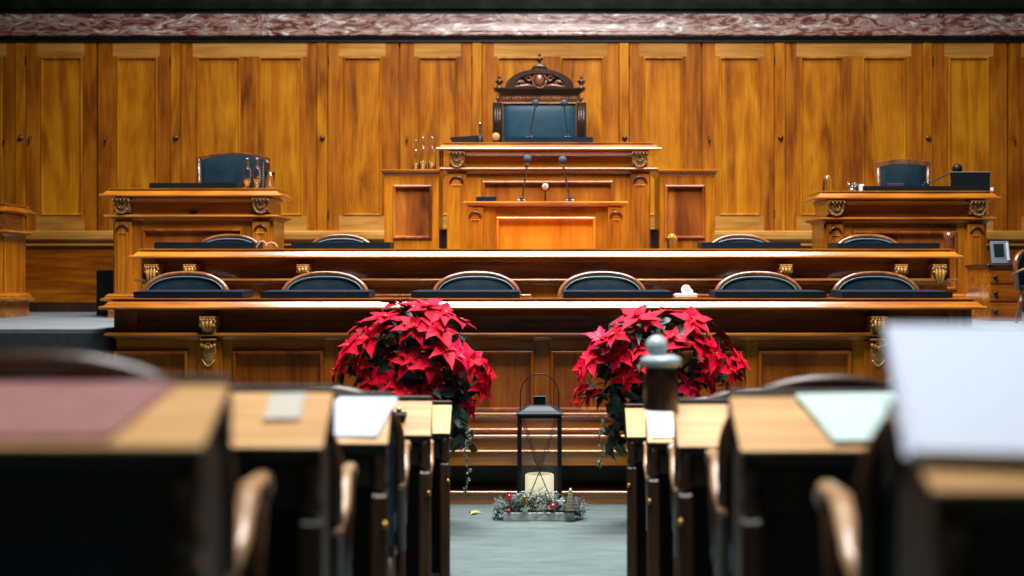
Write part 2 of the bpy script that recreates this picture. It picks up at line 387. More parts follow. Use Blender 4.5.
# ------------------------------------------------------------------ panelled counters
RINGP = [(0, 0), (0, .004)] + [(.016*(1-math.cos(PI/2*k/5)), .004+.018*math.sin(PI/2*k/5)) for k in range(1, 6)] + [(.020, .022), (.028, .004), (.031, -.018)]
def rnd(o, z, r, n=5): return [(o-r+r*math.sin(PI/2*k/n), z-r+r*math.cos(PI/2*k/n)) for k in range(n+1)]
P_TOP = [(-.17, -.002), (-.008, -.002), (0, -.004), (0, -.012), (-.014, -.014), (-.014, -.022), (.008, -.026), (.020, -.038), (.032, -.051)] + rnd(.060, -.053, .016, 6) + [(.058, -.074), (.050, -.078), (.0, -.080), (-.05, -.083), ('f1', -.09), ('f0', -.12), ('f0', -.30), (-.17, -.30)]
P_LOW = [(-.16, -.232)] + rnd(.030, -.233, .017) + [(.028, -.254), (.015, -.259), (-.015, -.266), (-.035, -.285), (-.10, -.285)]
FACE = -.035
def upath(x0, x1, y0, y1): return [(x0, y1), (x0, y0), (x1, y0), (x1, y1)]
def arch_pilaster(m, x0, x1, yf, z0, z1, mdark):
    """raised pilaster with a sunk panel under an arched hood"""
    m.box(x0, x1, yf-.028, yf+.02, z0, z1, .003)
    w = x1-x0; c = (x0+x1)/2; a = w*.30
    m.ring_panel(c-a, c+a, z0+.06, z1-.10, yf-.028, [(0, 0), (0, .008), (.008, .010), (.014, .003)])
    mdark.tube([(c-a-.012, yf-.034, z1-.075)] + [(c+a*math.cos(t), yf-.036, z1-.072+a*.8*math.sin(t)) for t in [PI-k*PI/8 for k in range(9)]] + [(c+a+.012, yf-.034, z1-.075)], .0085, 8)
    m.box(c-a, c+a, yf-.046, yf-.02, z0+.045, z0+.065, .003)
def counter(name, label, x0, x1, yf, dep, zt, zb, panels=(), pil=(), corbels=(), pzb=None, lowprof=None, pmat=None, cat='desk', deep=.13):
    t = thing(name, label, cat, ((x0+x1)/2, yf, zb)); ox, oy, oz = -(x0+x1)/2, -yf, -zb
    def B(mb, nm, mat, **k): 
        o = mb.build(nm, mat, t, **k); o.location = (ox, oy, oz); return o
    path = upath(x0, x1, yf, yf+dep)
    B(MB().box(x0+.16, x1-.16, yf+.16, yf+dep, zt-.26, zt-.002, 0).sweep(path, [({'f0': -deep, 'f1': -deep+.02}.get(o_, o_), z_) for o_, z_ in P_TOP], z0=zt), 'top', desk_h)
    B(MB().sweep(path, P_LOW, z0=zt), 'moulding', desk_h)
    if deep > .1:
        for xa, xb in ((x0-.012, x0+.15), (x1-.15, x1+.012)): B(MB().box(xa, xb, yf+deep-.02, yf+dep, zt-.24, zt-.074, .003), 'cheek', desk_v)
    f = yf - FACE; core = f + .020
    fx0, fx1 = x0 - FACE, x1 + FACE
    B(MB().box(fx0+.035, fx1-.035, core, yf+dep, zb, zt-.27), 'carcass', desk_v)
    zr1 = zt-.285; zp1 = zt-.352; zp0 = pzb if pzb is not None else zb+.12
    # stiles and rails between the sunk panels
    xs = [fx0] + [v for p in panels for v in p] + [fx1]
    for a, b in zip(xs[::2], xs[1::2]): B(MB().box(a, b, f, core+.002, zb, zr1, .002), 'stile', desk_v)
    B(MB().box(fx0, fx0+.036, f+.003, yf+dep, zb, zr1, .002), 'side_panel', desk_v); B(MB().box(fx1-.036, fx1, f+.003, yf+dep, zb, zr1, .002), 'side_panel', desk_v)
    for a, b in panels:
        B(MB().box(a, b, f, core+.002, zp1, zr1, .001), 'rail', desk_h); B(MB().box(a, b, f, core+.002, zb, zp0, .001), 'rail', desk_h)
    for a, b in panels:
        B(MB().ring_panel(a, b, zp0, zp1, f, RINGP), 'panel', pmat or red_panel)
    for a, b in pil:
        m, md = MB(), MB(); arch_pilaster(m, a, b, f, zb, zr1-.004, md)
        o = B(m, 'pilaster', desk_v); q = md.build('arch_hood', walnut, o)
    for cx, w, h, st, dz in corbels:
        o = corbel_mesh(w, h, st).build('corbel', gold_wood if st == 'leaf' else shield_wood, t); o.location = (cx+ox, yf+.07-.075+oy, zt-(.124 if st == 'leaf' else .098)-dz+oz)
    if lowprof: B(MB().sweep(path, lowprof), 'plinth', desk_h)
    return t

# front row counter
Y1 = 8.1; x1 = lambda px: X(px, Y1); z1 = lambda py: Z(py, Y1)
ZT1 = z1(298)
pn = [(x1(112), x1(187)), (x1(231), x1(323)), (x1(337), x1(429)), (x1(443), x1(534)), (x1(550), x1(641)), (x1(656), x1(746)), (x1(759), x1(853)), (x1(899), x1(972))]
low = [(-.1, z1(413))] + rnd(.004, z1(412.6), .014) + [(-.015, z1(417)), (-.02, z1(420)), (-.02, z1(427.5))] + rnd(.030, z1(427.8), .015) + [(.02, z1(431.5)), (.01, z1(433.6))] + rnd(.056, z1(433.8), .016) + [(.05, z1(437)), (.035, z1(438.5)), (.035, z1(448.6))] + \
       rnd(.062, z1(449), .012) + [(.050, z1(452)), (.050, z1(464)), (.03, z1(465.5)), (-.22, z1(466)), (-.22, z1(490))]
low2 = [(-.3, z1(490.3))] + rnd(.034, z1(490.3), .014) + [(.03, z1(494)), (.02, z1(495)), (.02, 0), (-.3, 0)]
c1 = counter('front_counter', 'long low panelled front counter directly behind the two poinsettias', x1(101)+.06, x1(985)-.06, Y1, .52, ZT1, .0, pn,
             (), [(x1(209), .11, .11, 'leaf', .0), (x1(877.5), .11, .11, 'leaf', .0)], pzb=z1(412.5))
# the recessed black foot and the step under it: replace the lower part of the carcass by the swept plinth
for ch in list(c1.children):
    n = ch.name.split('.')[0]
    if n in ('carcass', 'stile', 'rail', 'side_panel'):
        for v in ch.data.vertices:
            if v.co.z < .1: v.co.z = z1(466)
xm = (x1(101)+x1(985))/2; off = (-xm, -Y1, 0)
path1 = upath(x1(101)+.06, x1(985)-.06, Y1, Y1+.52)
o = MB().sweep(path1, low + [(-.3, z1(490)), (-.3, z1(413))]).build('plinth', desk_h, c1); o.location = off
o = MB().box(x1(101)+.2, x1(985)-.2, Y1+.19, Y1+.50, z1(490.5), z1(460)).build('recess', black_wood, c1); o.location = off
o = MB().sweep(path1, low2).box(x1(101)+.3, x1(985)-.3, Y1+.2, Y1+.5, 0, z1(491.5)).build('foot_step', desk_h, c1); o.location = off
for px in (209, 877.5):    # long pendant leaves hanging below the two front corbels on a plain pilaster strip
    o = MB().box(x1(px)-.085, x1(px)+.085, Y1-FACE-.022, Y1-FACE+.01, z1(413), ZT1-.288, .003).build('pilaster', desk_v, c1); o.location = off
    m = MB(); L = .19
    m.box(-.055, .055, -.05, .02, -.012, .0, .003)
    m.tube([(0, -.03, -.02), (-.02, -.035, -.045)], [.012, .008], 8); m.tube([(0, -.03, -.02), (.02, -.035, -.045)], [.012, .008], 8)
    for i in range(5): m.ball((-.042+i*.021, -.04, -.062+.008*abs(i-2)), .013, (1, .9, 1.1), 8)
    m.lathe([(.004, -L), (.024, -L+.015), (.042, -L*.68), (.05, -.09), (.045, -.05), (.02, -.03)], (0, -.0, 0), 14, Matrix.Diagonal((1, .75, 1, 1)))
    m.tube([(-.042, -.03, -L*.75), (-.02, -.035, -L*.92), (0, -.036, -L*.98), (.02, -.035, -L*.92), (.042, -.03, -L*.75)], .006, 6)
    o = m.build('corbel', gold_wood, c1); o.location = (x1(px)-xm, -FACE-.02, z1(338.5))

# second row counter
Y2 = 9.35; x2 = lambda px: X(px, Y2); z2 = lambda py: Z(py, Y2)
ZT2 = z2(248.5)
ed = [146] + [160+ i*2 for i in range(0)]
pn2 = [(x2(168), x2(250)), (x2(262), x2(344)), (x2(356), x2(438)), (x2(450), x2(532)), (x2(560), x2(642)), (x2(654), x2(736)), (x2(748), x2(830)), (x2(842), x2(924))]
c2 = counter('second_row_counter', 'long panelled wooden counter of the second row, behind the front row chairs', x2(131)+.06, x2(961)-.06, Y2, .56, ZT2, .65, pn2, (),
     [(x2(153), .11, .16, 'leaf', 0), (x2(191), .10, .09, 'leaf', 0), (x2(304), .10, .09, 'leaf', 0), (x2(785), .10, .09, 'leaf', 0), (x2(900), .10, .09, 'leaf', 0), (x2(938), .11, .16, 'leaf', 0)], pzb=.8)
# left and right raised podium desks
Y3 = 10.5; x3 = lambda px: X(px, Y3); z3 = lambda py: Z(py, Y3)
PB = [(-.10, z3(292.5)), (-.03, z3(292.5)), (-.03, z3(293.5)), (.0, z3(294)), (.01, z3(295.5)), (.02, z3(296)), (.02, z3(297.5)), (.05, z3(298.5)), (.05, z3(300.5)), (.0, z3(302)), (-.0, 1.18), (-.10, 1.18)]
def podium(label, a, b, zt=188.0):
    return counter('raised_podium', label, x3(a)+.06, x3(b)-.06, Y3, .50, z3(zt), 1.18, [(x3(a+40), x3(b-41))], [(x3(a+13), x3(a+30)), (x3(b-31), x3(b-14))],
        [(x3(a+21.5), .155, .125, 'shield', -.01), (x3(b-21.5), .155, .125, 'shield', -.01)], pzb=1.42, lowprof=PB, deep=.065)
pl = podium('tall wooden podium desk on the left, beneath the wide leather chair', 101, 283)
pr = podium('tall wooden podium desk on the right, with a black monitor on it', 814, 999, 190.5)
pf = podium('tall wooden podium desk cut off by the left edge of the photograph', -160, 12, 203)
pl2 = MB().box(-.05, .05, 0, .015, 0, .02, .003)
pl2 = MB().box(-.035, .035, -.012, 0, 0, .022, .003).build('black_name_slot', black_plastic, pl); pl2.location = (x3(192.5)-x3(192), .05, Z(213, 10.5)-1.18)
# president's desk : wide wings plus a raised centre
Y4 = 11.0; x4 = lambda px: X(px, Y4); z4 = lambda py: Z(py, Y4)
pd = counter('president_desk', 'highest wooden desk in the centre, below the carved high-backed chair', x4(436.5)+.06, x4(661)-.06, Y4, .52, z4(142), 1.18,
     [(x4(482), x4(614))], [(x4(447), x4(466)), (x4(630.5), x4(649.5))], [(x4(457), .155, .135, 'shield', -.01), (x4(639.5), .155, .135, 'shield', -.01)], pzb=1.5, deep=.065)
WT = [(-.1, 0), (0, 0), (.012, -.004), (.012, -.014), (.0, -.020), (-.012, -.030), (-.02, -.046), (-.028, -.056), (-.1, -.056)]
for a, b, pa, pb in ((379.5, 443, 392.5, 432), (655.5, 719.5, 665, 705.5)):
    ox, oy, oz = -((x4(436.5)+x4(661))/2), -Y4, -1.18
    zt = z4(169.3); xa, xb = x4(a)+.012, x4(b)-.012
    w = MB().sweep(upath(xa, xb, Y4, Y4+.5), WT, z0=zt).box(xa+.05, xb-.05, Y4+.05, Y4+.5, zt-.05, zt-.001).build('wing_top', desk_h, pd); w.location = (ox, oy, oz)
    m = MB(); f = Y4+.028; pz0, pz1 = z4(239), z4(184.5)
    A, Bx = xa+.028, xb-.028
    m.box(A, x4(pa), f, f+.04, 1.18, zt-.055, .002).box(x4(pb), Bx, f, f+.04, 1.18, zt-.055, .002).box(x4(pa), x4(pb), f, f+.04, pz1, zt-.055, .001).box(x4(pa), x4(pb), f, f+.04, 1.18, pz0, .001)
    m.box(A, Bx, f+.036, Y4+.5, 1.18, zt-.055)
    q = m.build('wing', desk_v, pd); q.location = (ox, oy, oz)
    q = MB().ring_panel(x4(pa), x4(pb), pz0, pz1, f, RINGP).build('wing_panel', burl, pd, label='dark burl veneer panel'); q.location = (ox, oy, oz)
# lectern
Y5 = 10.02; x5 = lambda px: X(px, Y5); z5 = lambda py: Z(py, Y5)
lt = thing('lectern', 'orange wooden lectern with two gooseneck microphones, in front of the highest desk', 'lectern', (x5(545.5), Y5, 1.0))
def LB(m, nm, mat, par=None):
    o = m.build(nm, mat, par or lt); o.location = (-x5(545.5), -Y5, -1.0) if par is None else (0, 0, 0); return o
zt5 = z5(201.5)
pa5 = upath(x5(463)+.02, x5(628)-.02, Y5, Y5+.36)
LB(MB().sweep(pa5, [(-.1, 0), (.012, 0), (.02, -.006), (.02, -.016), (.008, -.024), (-.002, -.034), (-.016, -.040), (-.1, -.045)], z0=zt5).box(x5(463)+.1, x5(628)-.1, Y5+.08, Y5+.36, zt5-.04, zt5), 'top', desk_h)
f5 = Y5+.02; zl = zt5-.045
for a, b in ((483.5, 496), (596, 608)): LB(MB().box(x5(a), x5(b), f5+.01, f5+.05, 1.0, zl, .002), 'stile', desk_v)
LB(MB().box(x5(496), x5(596), f5+.01, f5+.05, z5(216.5), zl, .001), 'rail', desk_h); LB(MB().box(x5(496), x5(596), f5+.01, f5+.05, 1.0, 1.3, .001), 'rail', desk_h)
LB(MB().box(x5(468), x5(623), f5+.045, f5+.33, 1.0, zl), 'body', desk_v)
LB(MB().ring_panel(x5(496), x5(596), 1.3, z5(216.5), f5+.01, RINGP), 'panel', orange_panel)
for a, b in ((467, 483.5), (608, 624)):
    m, md = MB(), MB(); arch_pilaster(m, x5(a), x5(b), f5+.01, 1.0, zl-.003, md); o = LB(m, 'pilaster', desk_v); md.build('arch_hood', walnut, o)

# ------------------------------------------------------------------ chairs
def armchair(label, group, W=.62, Ht=.93, rim_mat=chair_wood, arm_m=arm_wood):
    t = thing('armchair', label, 'chair', group=group)
    hw = W/2-.017; zc = Ht-.018-.20; hh = .20
    yb = lambda x: .25 - .55*x*x
    pts = []
    for i in range(33):
        a = PI*i/32; c, s = math.cos(a), math.sin(a); e = 2/2.3
        x = -hw*math.copysign(abs(c)**e, c); z = zc + hh*abs(s)**e
        pts.append((x, yb(x), z))
    pts = [(-hw, yb(hw)-.02, .40)] + pts + [(hw, yb(hw)-.02, .40)]
    AH = Ht-.93
    MB().tube(pts, .018, 10, flat=1.25).build('back_rim', rim_mat, t)
    def surf(off, k=.93):
        def fn(u, v):
            x = -hw*k + 2*hw*k*u; q = min(1, abs(x)/(hw*k)); top = zc + (hh-.028)*max(0, 1-q**2.5)**(1/2.5)
            z = .42 + (top-.42)*v; bul = .028*math.sin(PI*min(1, max(0, u)))**.5*math.sin(PI*min(1, v))**.5
            return (x, yb(x)-off*bul + (-.004 if off > 0 else .012), z)
        return fn
    b = MB().grid(surf(1), 20, 10).grid(surf(-.5), 20, 10).build('backrest', leather, t)
    pp = []
    for i in range(33):
        a = PI*i/32; c, s = math.cos(a), math.sin(a); e = 2/2.5
        x = -(hw-.024)*math.copysign(abs(c)**e, c); z = zc + (hh-.026)*abs(s)**e; pp.append((x, yb(x)-.019, z))
    MB().tube(pp, .0045, 6).build('piping', piping, b)
    MB().box(-.27, .27, -.25, .20, .41, .47, .02, seg=3).build('seat', leather, t)
    MB().box(-.26, .26, -.24, .19, .36, .408, .006).build('seat_frame', rim_mat, t)
    for sx in (-1, 1):
        MB().tube([(sx*.24, -.22, .37), (sx*.245, -.225, .2), (sx*.24, -.23, 0)], [.024, .020, .014], 8).build('leg', rim_mat, t)
        MB().tube([(sx*.24, .18, .37), (sx*.245, .20, .2), (sx*.25, .23, 0)], [.024, .020, .014], 8).build('leg', rim_mat, t)
        ax = sx*(hw-.012)
        MB().tube([(ax+sx*.02, yb(hw)+.02, .60+AH*.4), (ax+sx*.022, .13, .655+AH*.4), (ax+sx*.012, .04, .695+AH*.4), (ax, -.06, .715+AH*.4), (ax, -.17, .715+AH*.4), (ax, -.215, .70+AH*.4), (ax, -.225, .675+AH*.4)], [.014, .017, .019, .021, .021, .018, .010], 10, flat=.75).build('armrest', arm_m, t)
        MB().tube([(ax, -.16, .70+AH*.4), (ax, -.12, .55), (ax*.93, -.15, .40)], [.016, .013, .016], 8).build('arm_post', rim_mat, t)
    return t
RW = [('at the far left of the front row, under the left podium', 187), ('second from the left in the front row', 325), ('third from the left in the front row, behind the left poinsettia', 477.5),
      ('fourth from the left in the front row, right of centre', 601.5), ('fifth from the left in the front row, behind the right poinsettia', 757), ('at the far right of the front row', 875)]
Yc = 8.99; proto = None
for i, (s, px) in enumerate(RW):
    lab = 'dark blue armchair, ' + s
    xx = X(px, Yc+.24)
    if i == 0: proto = armchair(lab, 'armchairs in the front row'); proto.location = (xx, Yc, .65); proto.scale = (1.12, 1, 1)
    else: dup(proto, (xx, Yc, .65), random.Random(i).uniform(-.04, .04), lab)
for s, px in (('leftmost of the second row, before the left podium', 231), ('second from the left in the second row', 342), ('second from the right in the second row', 739.5), ('rightmost of the second row, before the right podium', 866)):
    o = dup(proto, (X(px, 10.36), 10.13, 1.0), 0, 'dark armchair with curved wooden back, ' + s, 'armchairs in the second row')
    o.scale = (1.0, .78, .975)

def broad_chair(name, label, W, Ht, crest, rail, lean=0.0):
    """wide leather office armchair with a bowed wooden top rail; local z=0 is the floor"""
    t = thing(name, label, 'chair')
    hw = W/2; yb = lambda x: .22-.30*x*x
    top = lambda x: Ht - crest*(x/hw)**2
    m = MB()
    m.grid(lambda u, v: (-hw*(.82+.06*v)+2*hw*(.82+.06*v)*u, yb(0)-.05*math.sin(PI*u)**.5*math.sin(PI*(.05+.9*v))**.6-.01-.25*(hw*(2*u-1))**2, .44+(top(hw*(2*u-1))-rail-.44)*v), 18, 12)
    m.grid(lambda u, v: (-hw*.85+2*hw*.85*u, yb(hw*(2*u-1))+.03, .44+(top(hw*(2*u-1))-rail-.44)*v), 18, 4)
    m.build('backrest', leather, t)
    m = MB(); n = 24; r = []
    for i in range(n+1):
        x = -hw+2*hw*i/n; z = top(x)
        r.append([m.bm.verts.new(p) for p in ((x, yb(x)-.025, z-rail), (x, yb(x)-.028, z-.006), (x, yb(x)-.018, z), (x, yb(x)+.03, z), (x, yb(x)+.03, z-rail))])
    for a, b in zip(r, r[1:]):
        for j in range(5): m.quad([a[j], b[j], b[(j+1) % 5], a[(j+1) % 5]])
    m.quad(r[0]); m.quad(r[-1]); m.build('top_rail', chair_wood, t)
    for sx in (-1, 1):
        MB().tube([(sx*hw*.93, yb(hw), top(hw)-rail*.5), (sx*hw*.90, yb(hw)-.01, .7), (sx*hw*.88, yb(hw), .4)], .022, 8).build('post', chair_wood, t)
        MB().tube([(sx*hw*.90, .14, .66), (sx*hw*.92, -.1, .67), (sx*hw*.92, -.22, .64)], [.02, .024, .018], 8).build('armrest', chair_wood, t)
        MB().tube([(sx*hw*.90, -.16, .65), (sx*hw*.8, -.16, .44)], .016, 8).build('arm_post', chair_wood, t)
        for y in (-.2, .18): MB().tube([(sx*hw*.7, y, .38), (sx*hw*.74, y*1.1, 0)], [.024, .016], 8).build('leg', chair_wood, t)
    MB().box(-hw*.85, hw*.85, -.25, .2, .37, .47, .03, seg=3).build('seat', leather, t)
    return t
bc = broad_chair('leather_armchair', 'wide creased dark leather chair with thin bowed wooden rail, behind the left podium', .725, 1.08, .055, .02)
bc.location = (X(233.5, 11.75), 11.55, Z(152.2, 11.75)-1.08)
bc2 = broad_chair('leather_armchair', 'narrower dark leather chair with thick wooden top rail, behind the right podium', .53, 1.02, .03, .045)
bc2.location = (X(903, 11.75), 11.55, Z(158.8, 11.75)-1.02)
for o, z in ((bc, 1.62), (bc2, 1.62)):      # stretch so that the legs stand on the podium floor
    k = (o.location.z + {bc: 1.08, bc2: 1.02}[o] - z)/{bc: 1.08, bc2: 1.02}[o]; o.scale = (1, 1, k); o.location.z = z

# president's carved chair
Yp = 11.95; xp = lambda px: X(px, Yp)-X(538.5, Yp); zp = lambda py: Z(py, Yp)-2.0
pc = thing('carved_high_chair', 'high-backed chair with carved pediment, finials and blue leather, in the centre by the wall', 'chair', (X(539.5, Yp), Yp, 1.985))
pc.scale = (1.07, 1, 1)
m = MB()
for sx in (-1, 1): 
    x = xp(577.5)*sx
    m = MB(); m.box(x-.045, x+.045, -.045, .045, 0, zp(101.5), .006)
    for q in (-.022, 0, .022): m.tube([(x+q, -.044, zp(140)), (x+q, -.044, zp(106))], .007, 6)
    m.build('post', walnut, pc)
prof = [(-.05, zp(94.5)), (.0, zp(94.5)), (.012, zp(93)), (.022, zp(91.5)), (.05, zp(90)), (.062, zp(88.5)), (.062, zp(87.5)), (-.05, zp(87.5))]
MB().sweep(upath(xp(502), xp(575), -.03, .05), prof).box(xp(502), xp(575), -.02, .05, zp(94.5), zp(87.6)).build('cornice', walnut, pc)
m = MB().box(xp(499), xp(578), -.03, .04, zp(101.2), zp(94.4), .002)
n = 26
for i in range(n): 
    x = xp(504)+(xp(573.5)-xp(504))*(i+.5)/n; m.tube([(x, -.034, zp(100.6)), (x, -.034, zp(95.2))], .008, 6)
m.build('fluted_frieze', chair_wood, pc)
for sx in (-1, 1): MB().ball((sx*xp(577.5), -.045, zp(97.5)), .020, (1, .5, 1)).build('rosette', chair_wood, pc)
MB().box(xp(497), xp(580), -.038, .03, zp(102.6), zp(101.2), .002).build('bead', arm_wood, pc)
def ped(px_hw, top, n=24): return [(px_hw*math.cos(PI*i/n), top*math.sin(PI*i/n)**.97) for i in range(n+1)]
zb = zp(87.6); a1 = xp(570.5); m = MB()
o1 = ped(a1, zp(68.3)-zb); o2 = ped(a1-.075, zp(72.5)-zb)
V = [[m.bm.verts.new((x, y, zb+z)) for x, z in pts] for pts, y in ((o1, -.05), (o2, -.05), (o2, .0), (o1, .03))]
for i in range(len(o1)-1):
    for j in range(4): m.quad([V[j][i], V[j][i+1], V[(j+1) % 4][i+1], V[(j+1) % 4][i]])
m.build('pediment_arch', walnut, pc)
MB().poly([(x, zb+z) for x, z in ped(a1-.06, zp(71.5)-zb)], 0, .03).build('pediment_back', walnut, pc)
m = MB()       # carving: shield with scrolls and two reclining leaf masses
m.ball((0, -.035, zp(79.5)), .052, (.85, .5, 1.2)); 
m.tube([(.062*math.cos(t), -.03, zp(79.5)+.075*math.sin(t)) for t in [k*2*PI/20 for k in range(21)]], .011, 8)
rr = random.Random(4)
for sx in (-1, 1):
    m.tube([(sx*(.10+.035*math.cos(t)*(1-t/9)), -.025, zp(78)+.035*math.sin(t)*(1-t/9)) for t in [k*.5 for k in range(14)]], .011, 8)
    m.tube([(sx*(.17+.03*math.cos(t)*(1-t/9)), -.02, zp(81.5)+.028*math.sin(t)*(1-t/9)) for t in [k*.5 for k in range(14)]], .010, 8)
    m.tube([(sx*.05, -.03, zp(85.5)), (sx*.12, -.035, zp(84.5)), (sx*.2, -.03, zp(85.6)), (sx*.28, -.02, zp(86.3))], [.012, .018, .014, .006], 8)
    m.tube([(sx*.14, -.02, zp(82)), (sx*.19, -.03, zp(80.5)), (sx*.25, -.02, zp(84.5))], [.014, .016, .008], 8)
    for k in range(9): m.ball((sx*rr.uniform(.07, .26), -.025, zp(rr.uniform(83.5, 86.5))), rr.uniform(.008, .014), (1.3, .7, .9), 8)
m.build('carving', plain('carved_brown_wood', (.20, .075, .035), .3, coat=.6), pc)
fin = [(.032, 0), (.034, .012), (.014, .03), (.012, .04), (.035, .065), (.042, .075), (.026, .085), (.012, .09), (.011, .105), (.018, .115), (.006, .13), (.001, .135)]
for x, z, k in ((xp(501), zp(87.5), 1), (xp(577.5), zp(87.5), 1)): MB().lathe([(r*k, q*k) for r, q in fin], (x, 0, z), 14).build('finial', walnut, pc)
m = MB().lathe([(r*.9, q*1.05+.02) for r, q in fin], (0, -.01, zp(67.5)-.0), 14)
m.tube([(-.075, -.02, zp(68.6)), (-.045, -.02, zp(66)), (0, -.02, zp(65)), (.045, -.02, zp(66)), (.075, -.02, zp(68.6))], [.008, .018, .026, .018, .008], 8)
m.build('finial', walnut, pc)
hwid = xp(572.5)
MB().grid(lambda u, v: (-hwid+2*hwid*u, -.01-.05*(math.sin(PI*u)*math.sin(PI*v))**.4 if 0 < u < 1 and 0 < v < 1 else -.01, .9-.35+(zp(102.6)-.55)*v), 20, 20).build('backrest', BLUE, pc)
MB().box(-hwid, hwid, -.005, .04, .4, zp(101.5)).build('back_board', walnut, pc)
MB().box(-.36, .36, -.36, .0, .42, .54, .03, seg=3).build('seat', leather, pc)
MB().box(-.36, .36, -.35, .0, .34, .415, .01).build('seat_frame', walnut, pc)
for sx in (-1, 1):
    MB().tube([(sx*.34, -.01, .78), (sx*.36, -.2, .80), (sx*.35, -.34, .76)], [.03, .032, .026], 10).build('armrest', walnut, pc)
    MB().tube([(sx*.34, -.30, .0), (sx*.34, -.30, .38), (sx*.345, -.3, .77)], [.03, .035, .028], 10).build('leg', walnut, pc)

# ------------------------------------------------------------------ things on the desks
def slab_pad(label, pa, pb, Y, ztop, h, dep=.36, mat=pad_mat, grp=None, name='desk_pad', cat='desk pad'):
    xa, xb = X(pa, Y), X(pb, Y); c = (xa+xb)/2; w = (xb-xa)/2
    m = MB(); a = [(-w, 0, 0), (w, 0, 0), (w, 0, h), (-w, 0, h), (-w+.01, dep, 0), (w-.01, dep, 0), (w-.01, dep, h*1.25), (-w+.01, dep, h*1.25)]
    v = [m.bm.verts.new(p) for p in a]
    for q in ((0,1,2,3), (5,4,7,6), (4,0,3,7), (1,5,6,2), (3,2,6,7), (4,5,1,0)): m.quad([v[i] for i in q])
    bmesh.ops.bevel(m.bm, geom=m.bm.edges[:], offset=.004, segments=2, affect='EDGES')
    return m.build(name, mat, None, label, cat, grp, loc=(c, Y, ztop))
YA = 8.17
for i, (a, b) in enumerate(((133, 242), (260, 369), (411, 520), (563, 673), (715, 827), (842, 953))):
    slab_pad('navy desk pad on the front counter before the %s chair from the left' % ('first', 'second', 'third', 'fourth', 'fifth', 'sixth')[i], a, b, YA, ZT1, .042, grp='pads on the front counter')
for s, a, b in (('left end', 154, 254), ('left middle, by the cupboard doors', 291, 390), ('right middle, beside the glass dome', 702, 801), ('right end, beside the brown tumbler', 838, 940)):
    slab_pad('navy desk pad on the second row counter, ' + s, a, b, Y2+.07, ZT2, .05 if a != 838 else .045, grp='pads on the second row counter')
slab_pad('black desk pad on the left podium before the wide chair', 149, 237, Y3+.07, z3(188), .05, mat=black_plastic)
slab_pad('long black desk pad on the right podium beneath the microphone', 863, 955, Y3+.07, z3(190.5), .045, mat=black_plastic)
slab_pad('dark blue desk pad on the highest desk before the carved chair', 505, 593, Y4+.07, z4(142), .055)
slab_pad('small dark box on the left of the lectern', 476, 496.5, Y5+.06, zt5, .042, dep=.1, name='small_box', cat='box')

def bottle(label, px, Y, zbase_, hpx, wpx, cap=steel, group=None):
    h = hpx*Y/F; r = wpx*Y/F/2
    t = thing('glass_bottle', label, 'bottle', (X(px, Y), Y, zbase_), group=group)
    o = MB().lathe([(r*.9, 0), (r, .01), (r, h*.60), (r*.9, h*.67), (r*.45, h*.74), (r*.38, h*.95), (r*.46, h*.955), (r*.46, h*.97),
                (r*.30, h*.97), (r*.30, h*.76), (r*.80, h*.66), (r*.90, h*.58), (r*.90, .02), (r*.01, .02)], seg=20, cap=False)
    o.lathe([(r*.01, 0), (r*.9, 0)], seg=20, cap=False).build('bottle_body', glass, t)
    MB().lathe([(.001, h*.965), (r*.5, h*.965), (r*.5, h), (.001, h)], seg=16).build('cap', cap, t)
    return t
bottle('clear glass bottle on the left podium, left of the pair', 247, Y3+.15, z3(188), 31, 8)
bottle('clear glass bottle on the left podium, beside the black spiral binder', 257, Y3+.15, z3(188), 31, 8)
WZ = z4(169.3)
bottle('slim glass bottle, leftmost on the left wing of the highest desk', 416, Y4+.2, WZ, 31, 6)
bottle('glass water bottle in the middle of the left wing', 423, Y4+.15, WZ, 33.5, 8)
bottle('glass water bottle on the left wing nearest to the raised desk', 432, Y4+.15, WZ, 33.5, 8)
def tumbler(label, px, Y, zb_, hpx, wpx, mat=glass, flip=False, name='tumbler'):
    h = hpx*Y/F; r = wpx*Y/F/2; a, b = (r*.85, r) if not flip else (r, r*.55)
    pr = [(a, 0), (r if flip else a+.002, h*.6), (b, h), (b*.9, h), (a*.9, .012), (.001, .012), (.001, 0)]
    if flip: pr = [(r, 0), (r, h*.62), (r*.85, h*.85), (r*.4, h), (.001, h)]
    return MB().lathe(pr, seg=20, cap=False).build(name, mat, None, label, 'glass', loc=(X(px, Y), Y, zb_))
tumbler('clear tumbler on the left podium right of the binder', 270, Y3+.15, z3(188), 17, 10)
tumbler('small clear glass on the left wing touching the raised desk', 441.3, Y4-.0+.05, WZ, 19, 4.5)
tumbler('upturned clear glass dome on the second row counter', 672, Y2+.1, ZT2, 15.5, 10.5, flip=True, name='glass_dome')
tumbler('clear glass on the left corner of the right podium', 827.5, Y3+.15, z3(190.5), 17, 9.5, flip=True)
brown_glass = plain('brown_glass', (.25, .09, .04), .15, trans=.6)
tumbler('brown tumbler on the right end of the second row counter', 949.5, Y2+.1, ZT2, 16, 12, mat=brown_glass)
# binder
t = thing('spiral_binder', 'black spiral binder standing on the left podium beside the bottles', 'binder', (X(264.5, Y3+.2), Y3+.2, z3(188)))
MB().box(-.014, .014, -.05, .16, 0, .25, .002).build('cover', black_plastic, t)
m = MB()
for i in range(11): m.tube([(.012*math.cos(a), -.05+.012*math.sin(a), .015+i*.022) for a in [k*2*PI/10 for k in range(11)]], .0025, 5)
m.build('spiral', steel, t)
